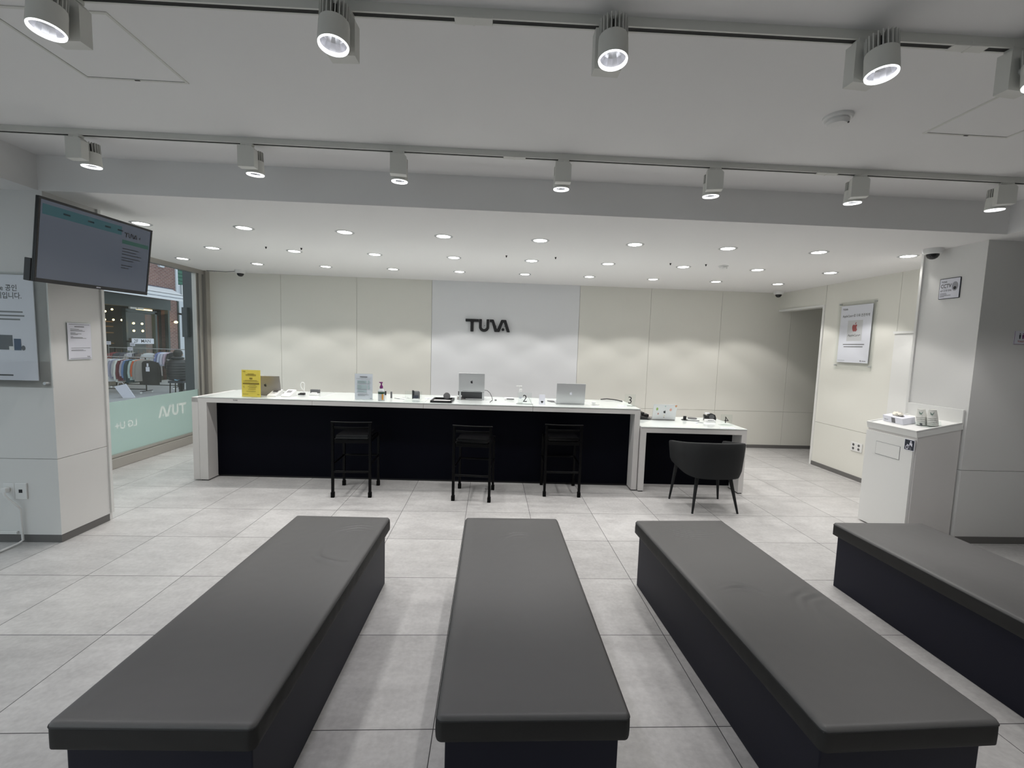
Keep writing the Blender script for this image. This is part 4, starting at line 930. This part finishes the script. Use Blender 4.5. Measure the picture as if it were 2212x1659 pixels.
# ------------------------------------------------------------------ things on the low desk
numsign('4', 'clear acrylic sign with a reversed black number 4 on the low desk', (2.945, 3.30, ZD), -.10, .125, .125, mirror=True)
o = B(-.08, .08, -.03, .03, 0, .0035, .001).build('paper_slip', M['paper'], None, False, (2.86, 3.105, ZD), (0, 0, 0)); tag(o, 'white strip of paper at the front right corner of the low desk', 'paper')
t = thing('tape_dispenser', 'black adhesive tape dispenser at the back right of the low desk', 'tape dispenser', (2.93, 3.62, ZD), -.2)
MB().prism([(-.09, 0), (.045, 0), (.050, .03), (.035, .072), (.0, .088), (-.035, .082), (-.055, .055), (-.085, .072), (-.095, .06), (-.09, .03)], -.025, .025).build('body', M['blackp'], t)
MB().cyl((-.005, -.026, .048), (-.005, .026, .048), .030, n=24).build('tape_roll', M['greyp'], t, True)
MB().box(-.080, -.03, -.02, .02, .083, .090).build('cutter', M['paper'], t)
t = thing('label_box', 'small white box with a dark lid line beside the tape dispenser', 'box', (2.85, 3.50, ZD), -.1)
MB().box(-.055, .055, -.035, .035, 0, .030, .003).build('box', M['plastic'], t); MB().box(-.035, .04, -.0355, -.03, .020, .0265).build('slot', M['greyp'], t)
t = thing('watch_stand', 'small black watch stand on the low desk right of the stickered laptop', 'stand', (2.585, 3.60, ZD), 0)
MB().lathe([(0, 0), (.040, 0), (.040, .008), (0, .010)], 20, cap=False).build('foot', M['blackp'], t, True); MB().box(-.018, .018, -.01, .01, .008, .050, .004).build('holder', M['blackp'], t)
tubeobj('usb_cable', 'short black cable with metal end in the middle of the low desk', 'cable', [(2.60, 3.56, ZD+.004), (2.65, 3.545, ZD+.004), (2.70, 3.53, ZD+.004), (2.735, 3.53, ZD+.005)], .005, M['greyp'])
o = MB().lathe([(0, 0), (.055, 0), (.056, .006), (.052, .012), (0, .014)], 24, cap=False).build('round_coaster', M['greyp'], None, True, (2.735, 3.72, ZD)); tag(o, 'flat dark round dish at the back of the low desk', 'dish')
o = B(-.03, .03, -.012, .012, 0, .008, .002).build('key_tag', M['alu'], None, False, (2.70, 3.42, ZD), (0, 0, -.2)); tag(o, 'small grey key fob near the centre of the low desk', 'key fob')
o = B(-.012, .012, -.010, .010, 0, .010, .002).build('eraser', M['paper'], None, False, (2.635, 3.39, ZD)); tag(o, 'tiny white cube on the low desk left of the key fob', 'eraser')
t = thing('card_holder', 'black open tray with papers between the counter end and the stickered laptop', 'tray', (2.055, 3.60, ZD), -.05)
MB().prism([(-.10, 0), (.10, 0), (.02, .030), (-.10, .055)], -.05, .05).build('tray', M['blackp'], t); MB().box(-.105, -.09, -.04, .04, .0, .07, .002).build('cards', M['paper'], t)
t = thing('desk_phone', 'black telephone handset behind the stickered laptop', 'telephone', (2.135, 3.75, ZD), 0)
MB().box(-.06, .04, -.05, .05, 0, .045, .006).build('base', M['blackp'], t); MB().box(-.065, -.02, -.06, .06, .045, .07, .008).build('handset', M['blackp'], t)
o = B(-.012, .012, -.015, .015, 0, .045, .002).build('usb_stick', M['blackp'], None, False, (2.475, 3.68, ZD)); tag(o, 'small black and white stick just right of the stickered laptop', 'usb stick')
t = thing('blue_tag', 'blue and white tag hanging beside the counter end at the low desk', 'tag', (1.868, 3.30, ZD+.002), 0)
MB().box(0, .003, -.05, .05, 0, .055).build('card', M['paper'], t); MB().box(.003, .004, -.04, .03, .022, .034).build('stripe', M['blueprint'], t)

# ------------------------------------------------------------------ outside: street and shop across
GZ = -.08
o = struct('street_ground', B(-40, -4.3, -20, 40, GZ-.2, GZ), M['asphalt'])
o = struct('street_paving', B(-11.5, -8.2, 4, 30, GZ, GZ+.03), M['paving'])
XF = -11.5
b = thing('brick_building', 'red brick shop building across the street with an open shopfront', 'building', (XF, 14, GZ))
def fb(y0, y1, z0, z1, x0=-.3, x1=0): return (x0, x1, y0-14, y1-14, z0-GZ, z1-GZ)
MB().box(*fb(6, 15.54, 2.80, 7.5)).box(*fb(15.20, 15.60, GZ, 2.80)).box(*fb(6, 10.5, GZ, 2.8)).build('brick_wall', M['brick'], b)
MB().box(*fb(10.5, 15.2, 2.44, 2.80, -.25, .05)).build('shopfront_beam', M['slate2'], b)
MB().box(*fb(15.54, 15.64, 3.0, 7.5, -.3, .04)).build('white_edge', M['whitewall'], b)
MB().box(*fb(15.60, 15.67, GZ, 3.0, -.3, .03)).build('green_post', M['slate2'], b)
MB().box(*fb(15.66, 17.4, 4.3, 7.5)).box(*fb(15.66, 17.4, GZ, 3.42)).build('white_wing', M['whitewall'], b)
sh = MB()
for k in range(8): sh.box(*fb(15.66, 17.4, 3.46+.13*k, 3.575+.13*k, -.2, -.02))
sh.build('green_shutter', M['shutter'], b)
MB().box(*fb(15.80, 15.90, 3.0, 3.44, 0, .06)).build('downpipe', M['alu'], b)
# shop interior
MB().box(*fb(10.5, 19.4, GZ, 2.8, -3.2, -3.1)).box(*fb(10.4, 10.5, GZ, 2.8, -3.1, -.3)).box(*fb(19.3, 19.4, GZ, 2.8, -3.1, -.3)).box(*fb(10.5, 19.4, 2.62, 2.7, -3.1, -.3)).build('shop_interior', M['shopdark'], b)
MB().box(*fb(15.3, 18.2, GZ, 2.8, -3.1, -.3)).build('inner_brick_wall', M['brick2'], b) if False else MB().box(*fb(14.6, 15.15, GZ, 2.24, -.42, -.36)).build('inner_brick_wall', M['brick2'], b)
MB().box(*fb(13.24, 13.31, GZ, 2.30, -.12, .0)).box(*fb(14.49, 14.58, GZ, 2.33, -.12, 0)).box(*fb(13.24, 14.58, 2.26, 2.36, -.12, 0)).box(*fb(15.12, 15.2, GZ, 2.44, -.12, 0)).build('door_frame', M['slate2'], b)
MB().box(*fb(13.31, 14.49, GZ, 2.26, -.07, -.06)).build('door_glass', M['pane'], b)
MB().box(*fb(13.36, 13.62, 2.37, 2.43, .0, .06)).box(*fb(13.66, 13.92, 2.37, 2.43, .0, .06)).build('lamp_box', M['lampw'], b)
MB().box(*fb(14.05, 14.72, 2.36, 2.42, -.30, -.25)).build('strip_light', mat('strip_glow', (1, .8, .5), .5, emit=(1, .70, .36), es=2.2), b)
shl = MB()
for z in (1.97, 1.80, 1.58, 1.2): shl.box(*fb(13.0, 15.1, z-.02, z+.02, -2.4, -1.9))
shl.build('shelf', M['wood'], b)
MB().box(*fb(13.2, 15.1, 1.2, 1.58, -2.45, -2.4)).build('lit_shelf_back', mat('warm_shelf_back', (.5, .3, .15), .8), b)
l = bpy.data.lights.new('shop_lamp', 'POINT'); l.energy = 30; l.color = (1, .75, .45); l.shadow_soft_size = .1
lo = bpy.data.objects.new('shop_lamp_light', l); COL.objects.link(lo); lo.parent = b; lo.location = (-1.5, -.3, 2.1)
for i, (y, z) in enumerate([(14.30, 2.30), (14.58, 2.386), (14.27, 2.02), (14.62, 2.03), (14.97, 2.04), (15.50, 1.95), (15.90, 1.95), (15.50, 1.675), (15.92, 1.68)]):
    # on the line of sight through the shopfront, hanging inside
    px, py, pz = -13.0, y, z
    if y > 15.2: k = .88; px, py, pz = CAM.x+(px-CAM.x)*k, CAM.y+(py-CAM.y)*k, CAM.z+(pz-CAM.z)*k
    lp = MB().lathe([(0, -.035), (.028, -.02), (.032, 0), (.02, .025), (0, .032)], 12, cap=False).build('bulb', M['warm'], b, True); lp.location = (px-XF, py-14, pz-GZ)
tr = thing('wall_lantern', 'small glowing lantern on the brick pier of the shop across the street', 'lamp', (XF+.20, 15.22, 1.99))
MB().lathe([(0, 0), (.05, .01), (.06, .05), (.03, .08), (0, .085)], 14, cap=False).build('shade', M['warm'], tr, True); MB().cyl((-.16, 0, .06), (0, 0, .085), .01, n=8).build('arm', M['dark'], tr)
t = thing('window_ornament', 'pale stone ornament on the brick wall across the street', 'ornament', (XF+.02, 14.80, 3.92))
MB().loft([[(-.03, -.09, 0), (.05, -.09, 0), (.05, .12, 0), (-.03, .12, 0)], [(-.03, -.17, .30), (.07, -.17, .30), (.07, .18, .30), (-.03, .18, .30)]]).build('block', M['whitewall'], t)
t = thing('security_camera', 'tiny dark camera on the white pipe across the street', 'security camera', (XF+.06, 15.56, 2.36)); MB().cyl((0, 0, 0), (.12, 0, -.02), .035, n=12).build('body', M['dark'], t, True)
# awning
t = thing('awning', 'white canvas awning over the shopfront across the street', 'awning', (XF, 12.6, 2.8))
y0, y1 = -1.7, 2.75
MB().loft([[(0.02, y0, .41), (0.02, y1, .41), (1.1, 1.69, .12), (1.1, y0, .12)], [(0.02, y0, .39), (0.02, y1, .39), (1.1, 1.69, .10), (1.1, y0, .10)]]).build('canvas', M['awning'], t)
MB().box(1.085, 1.10, y0, 1.70, -.09, .115).build('valance', M['awning'], t)
MB().box(1.08, 1.105, y0, 1.70, -.005, .012).box(.02, .06, y0, y1, .40, .43).build('edge_band', M['awnline'], t)
MB().add([(0.02, y1, .41), (1.1, 1.69, .12), (1.1, 1.69, -.09), (.02, y1, .2)], [(0, 1, 2, 3)]).build('side_flap', M['awning'], t)
# the sign 2F MAN
t = thing('shop_sign', 'white shop sign reading 2F MAN across the street', 'sign', (XF+.30, 13.06, 1.245), PI/2)
MB().box(0, .92, 0, .02, 0, .175).build('board', M['paper'], t); pt = MB(); pt.text('2F  MAN', .155, .07, .040, y=0, bold=.004, th=.001, sx=1.22); pt.build('lettering', M['ink'], t)
MB().box(.04, .08, .02, .22, .05, .1).build('bracket', M['dark'], t)
# dark slate panel outside our window
o = B(-4.75, -4.55, 5.75, 6.02, GZ, 3.2).box(-4.74, -4.66, 5.69, 5.75, 1.55, 2.02).build('slate_column', M['slate']); tag(o, 'dark slate coloured column just outside the shop window', 'column')

# clothes rails ---------------------------------------------------
def rack(label, x0, x1, y, zr, zb, m):
    t = thing('clothes_rack', label, 'clothes rack', ((x0+x1)/2, y, zb), 0, 'clothes racks on the street'); w = (x1-x0)/2; h = zr-zb
    MB().cyl((-w, 0, h), (w, 0, h), .014, n=10).build('rail', m, t, True)
    for s in (-.86, .70):
        l = MB().cyl((w*s, 0, .06), (w*s, 0, h), .014, n=10).build('post', M['blackmetal'], t, True)
        MB().cyl((w*s, -.22, .06), (w*s, .22, .06), .012, n=8).build('foot', M['blackmetal'], l, True)
        for q in (-.2, .2): MB().cyl((w*s-.01, q, .03), (w*s+.01, q, .03), .03, n=12).build('caster', M['plastic'], l, True)
    MB().cyl((-w*.86, 0, .10), (w*.70, 0, .10), .012, n=8).build('bottom_bar', M['blackmetal'], t, True)
    return t
rack('front clothes rack on the street, steel rail', -10.7, -9.03, 11.0, .93, GZ+.03, M['alu'])
rack('rear clothes rack on the street, behind the front one', -11.2, -8.9, 12.2, 1.14, GZ+.03, M['alu'])
def garment(label, cat, x, y, zr, L, w, col, rz, group, kind='shirt'):
    m = mat('cloth_'+cat.replace(' ', '_'), col, .85)
    t = thing(kind, label, cat, (x, y, zr), rz, group)
    hg = MB().tube([(0, 0, .014), (.012, 0, .006), (0, 0, -.03), (0, 0, -.06)], .004, 6).tube([(-w*.40, 0, -.11), (0, 0, -.06), (w*.40, 0, -.11)], .008, 6).build('hanger', M['wood'], t, True)
    if kind == 'trousers':
        MB().loft([MB().ring((0, 0, -.07), (0, 0, -1), w*.5, 14, .03), MB().ring((0, 0, -.3), (0, 0, -1), w*.52, 14, .035), MB().ring((0, 0, -L), (0, 0, -1), w*.6, 14, .03)]).build('cloth', m, t, True); return t
    mb = MB(); rs = []
    for z, k, d in ((-.055, .14, .018), (-.075, .34, .028), (-.11, .44, .034), (-.2, .46, .038), (-L*.6, .47, .036), (-L, .50, .034)):
        rs.append([(w*k*math.cos(a), d*math.sin(a)*(1+.25*math.sin(5*a+z*30)), z) for a in [2*PI*i/18 for i in range(18)]])
    mb.loft(rs); mb.build('cloth', m, t, True)
    for s in (-1, 1):
        mb = MB(); mb.tube([(s*w*.40, 0, -.10), (s*w*.49, .01, -.22), (s*w*.53, .012, -.45*L/.66), (s*w*.50, .012, -.60*L/.66)], .032, 10)
        mb.build('sleeve', m, t, True)
    return t
cols = [((.30, .30, .36), 'grey'), ((.55, .56, .60), 'pale grey'), ((.03, .03, .04), 'black'), ((.60, .60, .62), 'off white'), ((.36, .34, .34), 'taupe'), ((.66, .68, .70), 'white'), ((.34, .34, .44), 'bluish grey'), ((.50, .50, .50), 'light grey'), ((.72, .76, .72), 'bright white'), ((.12, .02, .03), 'maroon'), ((.42, .40, .46), 'mauve grey'), ((.14, .24, .46), 'blue'), ((.02, .05, .06), 'dark teal'), ((.45, .60, .58), 'mint'), ((.62, .12, .04), 'orange red'), ((.28, .26, .24), 'brown grey')]
n = len(cols)
for i, (c_, nm) in enumerate(cols):
    x = -10.36+1.10*i/(n-1)*.98
    k = ORD[min(i, 8)] if i < 8 else ''
    garment('%s long-sleeved top on the front street rack%s' % (nm, ', '+k if k else ', right half'), 'shirt', x, 10.97+.02*math.sin(i*2), .93, .62+.06*math.sin(i*1.7), .46, c_, PI/2-.62+.1*math.sin(i), 'tops on the front street rack')
g = garment('black sweatshirt with white print at the right end of the front street rack', 'sweatshirt', -9.13, 10.92, .90, .70, .50, (.012, .012, .014), .10, 'tops on the front street rack')
MB().box(-.045, .045, -.066, -.060, -.34, -.22).box(-.02, .02, -.066, -.060, -.21, -.12).build('print', M['paper'], g)
cols2 = [((.50, .46, .44), 'beige trousers', 'trousers', .70), ((.55, .50, .47), 'pale beige trousers', 'trousers', .70), ((.48, .43, .41), 'sand trousers', 'trousers', .70)]
for i, (c_, nm, kd, L) in enumerate(cols2): garment('%s on the rear street rack, %s of three' % (nm, ['left', 'middle', 'right'][i]), 'trousers', -9.86+.075*i, 12.15, 1.03, L, .12, c_, .1, 'trousers on the rear street rack', 'trousers')
cols3 = [((.22, .26, .50), 'blue'), ((.60, .66, .80), 'pale blue'), ((.66, .66, .76), 'white'), ((.58, .46, .56), 'pink'), ((.02, .02, .025), 'black')]
for i, (c_, nm) in enumerate(cols3): garment('%s shirt on the rear street rack beside the seated person' % nm, 'shirt', -9.66+.085*i, 12.15, 1.10, .46, .34, c_, PI/2-.5, 'shirts on the rear street rack')
cols4 = [((.25, .05, .06), 'dark red'), ((.06, .07, .09), 'navy'), ((.10, .10, .13), 'charcoal'), ((.50, .50, .50), 'light grey'), ((.05, .05, .06), 'black'), ((.16, .13, .12), 'brown'), ((.62, .64, .66), 'white')]
for i, (c_, nm) in enumerate(cols4): garment('%s jacket on the left part of the rear street rack' % nm, 'jacket', -11.0+.16*i, 12.18, 1.06, .62, .40, c_, PI/2-.7, 'jackets on the rear street rack')
for x, y, z, lab in ((-9.70, 11.0, .99, 'white price card standing above the front clothes rail'), (-9.60, 10.9, 1.16, 'white price card below the shop sign'), (-10.24, 11.0, 1.30, 'white price card at the left above the front clothes rail'), (-9.62, 11.02, 1.28, 'white price card overlapping the shop sign corner')):
    t = thing('price_card', lab, 'price card', (x, y, z), 0, 'price cards on the clothes racks'); MB().box(-.065, .065, 0, .004, -.045, .045).build('card', M['lilac'], t); MB().cyl((0, .006, z*0-.93-.0+.95-z if False else -(z-.93)), (0, .006, 0), .004, n=6).build('stem', M['alu'], t) if z > .95 else None
    pt = MB(); lines(pt, -.04, .04, 0, .012, 0); pt.build('print', M['inkg'], t)
# carrier bag by the rack
t = thing('paper_bag', 'tilted white and grey paper bag on the street in front of the rack', 'bag', (-8.98, 10.0, GZ+.02), .5); MB().loft([[(-.10, -.05, 0), (.13, -.05, 0), (.13, .05, 0), (-.10, .05, 0)], [(-.26, -.06, .30), (-.05, -.06, .36), (-.05, .06, .36), (-.26, .06, .30)]]).build('bag_body', M['lilac'], t)
MB().tube([(-.2, 0, .33), (-.19, 0, .39), (-.12, 0, .41), (-.09, 0, .36)], .005, 6).build('handle', M['paper'], t, True)

# seated person seen from behind ------------------------------------
t = thing('person', 'seated person in a black puffer jacket and black cap, back turned, on the street', 'person', (-8.42, 11.0, GZ), .15)
me = bpy.data.meshes.new('body')
V = [(0, 0, .50), (0, .0, .66), (0, -.01, .84), (0, .0, .99), (0, .02, 1.05), (0, .03, 1.13),
     (-.17, 0, .955), (-.25, .02, .74), (-.20, .22, .62), (-.12, .30, .62), (.17, 0, .955), (.25, .02, .74), (.20, .22, .62), (.12, .30, .62),
     (-.11, .02, .50), (-.14, .40, .50), (-.14, .42, .08), (-.14, .54, .05), (.11, .02, .50), (.14, .40, .50), (.14, .42, .08), (.14, .54, .05)]
E_ = [(0, 1), (1, 2), (2, 3), (3, 4), (4, 5), (3, 6), (6, 7), (7, 8), (8, 9), (3, 10), (10, 11), (11, 12), (12, 13), (0, 14), (14, 15), (15, 16), (16, 17), (0, 18), (18, 19), (19, 20), (20, 21)]
R_ = [.13, .12, .12, .08, .05, .085, .045, .040, .036, .034, .045, .040, .036, .034, .07, .045, .035, .03, .07, .045, .035, .03]
me.from_pydata(V, E_, []); bo = bpy.data.objects.new('body', me); COL.objects.link(bo); bo.parent = t
sm = bo.modifiers.new('skin', 'SKIN'); sm.use_smooth_shade = True
for i, sv in enumerate(me.skin_vertices[0].data): sv.radius = (R_[i], R_[i]*.82); sv.use_root = (i == 0)
ss = bo.modifiers.new('sub', 'SUBSURF'); ss.levels = 2; ss.render_levels = 2
me.materials.append(M['skin'])
rs = []
for i in range(34):
    z = .42+i*(.60/33); k = i/33
    rr = (.21+.04*math.sin(PI*k))*(1-.55*max(0, (k-.78)/.22)**1.6)+.012*abs(math.sin(i*PI/4.0))
    rs.append([(rr*1.08*math.cos(a), rr*.78*math.sin(a), z) for a in [2*PI*j/28 for j in range(28)]])
MB().loft(rs).build('puffer_jacket', M['puffer'], t, True)
for s in (-1, 1):
    rr = []; pts = [(s*.20, 0, .95), (s*.255, .01, .86), (s*.275, .03, .76), (s*.255, .12, .68), (s*.21, .24, .64)]
    mb = MB()
    path = []
    for a_, b_ in zip(pts[:-1], pts[1:]):
        for q in range(6): path.append(Vector(a_).lerp(Vector(b_), q/6))
    rings = []
    for i, p in enumerate(path):
        d = (path[min(i+1, len(path)-1)]-path[max(i-1, 0)]).normalized(); rings.append(mb.ring(p, d, .072-.0008*i+.007*abs(math.sin(i*PI/3.2)), 14, up=(0, 1, .3)))
    mb.loft(rings); mb.build('jacket_sleeve', M['puffer'], t, True)
    MB().loft([MB().ring((s*.02, .0, .50), (s*.3, 1, 0), .13, 16), MB().ring((s*.12, .2, .51), (s*.1, 1, 0), .10, 16), MB().ring((s*.14, .40, .51), (0, 1, -.6), .088, 16), MB().ring((s*.14, .44, .40), (0, 0, -1), .078, 16), MB().ring((s*.14, .44, .10), (0, 0, -1), .066, 16)]).build('trouser_leg', M['vinyl_side'], t, True)
    MB().box(s*.14-.045, s*.14+.045, .36, .62, -.0, .10, .03).build('shoe', M['blackp'], t, True)
MB().lathe([(.12, .985), (.15, 1.0), (.155, 1.03), (.12, 1.06), (.08, 1.05)], 22, cap=False).build('hood', M['puffer'], t, True)
MB().lathe([(.103, 1.12), (.108, 1.16), (.103, 1.20), (.075, 1.235), (.03, 1.25), (0, 1.252)], 22, (0, .02, 0), cap=False).loft([[(-.08, .10, 1.15), (.08, .10, 1.15), (.06, .18, 1.14), (-.06, .18, 1.14)], [(-.08, .10, 1.16), (.08, .10, 1.16), (.06, .18, 1.15), (-.06, .18, 1.15)]]).build('cap', M['hair'], t, True)
MB().lathe([(.098, 1.135), (.102, 1.10), (.085, 1.06), (.06, 1.05)], 22, (0, .005, 0), cap=False).build('hair', M['hair'], t, True)
for s in (-1, 1): MB().lathe([(0, 0), (.018, .01), (.02, .03), (.01, .05), (0, .052)], 8, (s*.098, .045, 1.08), cap=False).build('ear', M['skin'], t, True)
MB().lathe([(0, 0), (.014, .01), (.010, .04), (0, .05)], 8, (0, .128, 1.085), cap=False).build('nose', M['skin'], t, True)
MB().prism([(-.02, .32), (.06, .30), (.13, .315), (.05, .285), (-.01, .29)], -.175, -.171, M4=T(0, 0, .13)).build('jacket_print', M['blueprint'], t)
t = thing('street_stool', 'low dark stool under the seated person on the street', 'stool', (-8.42, 11.0, GZ), .15)
MB().box(-.18, .18, -.17, .17, .34, .40, .01).build('seat', M['stickb'], t)
for sx in (-1, 1):
    for sy in (-1, 1): MB().cyl((sx*.15, sy*.14, 0), (sx*.14, sy*.13, .34), .014, n=8).build('leg', M['blackmetal'], t)
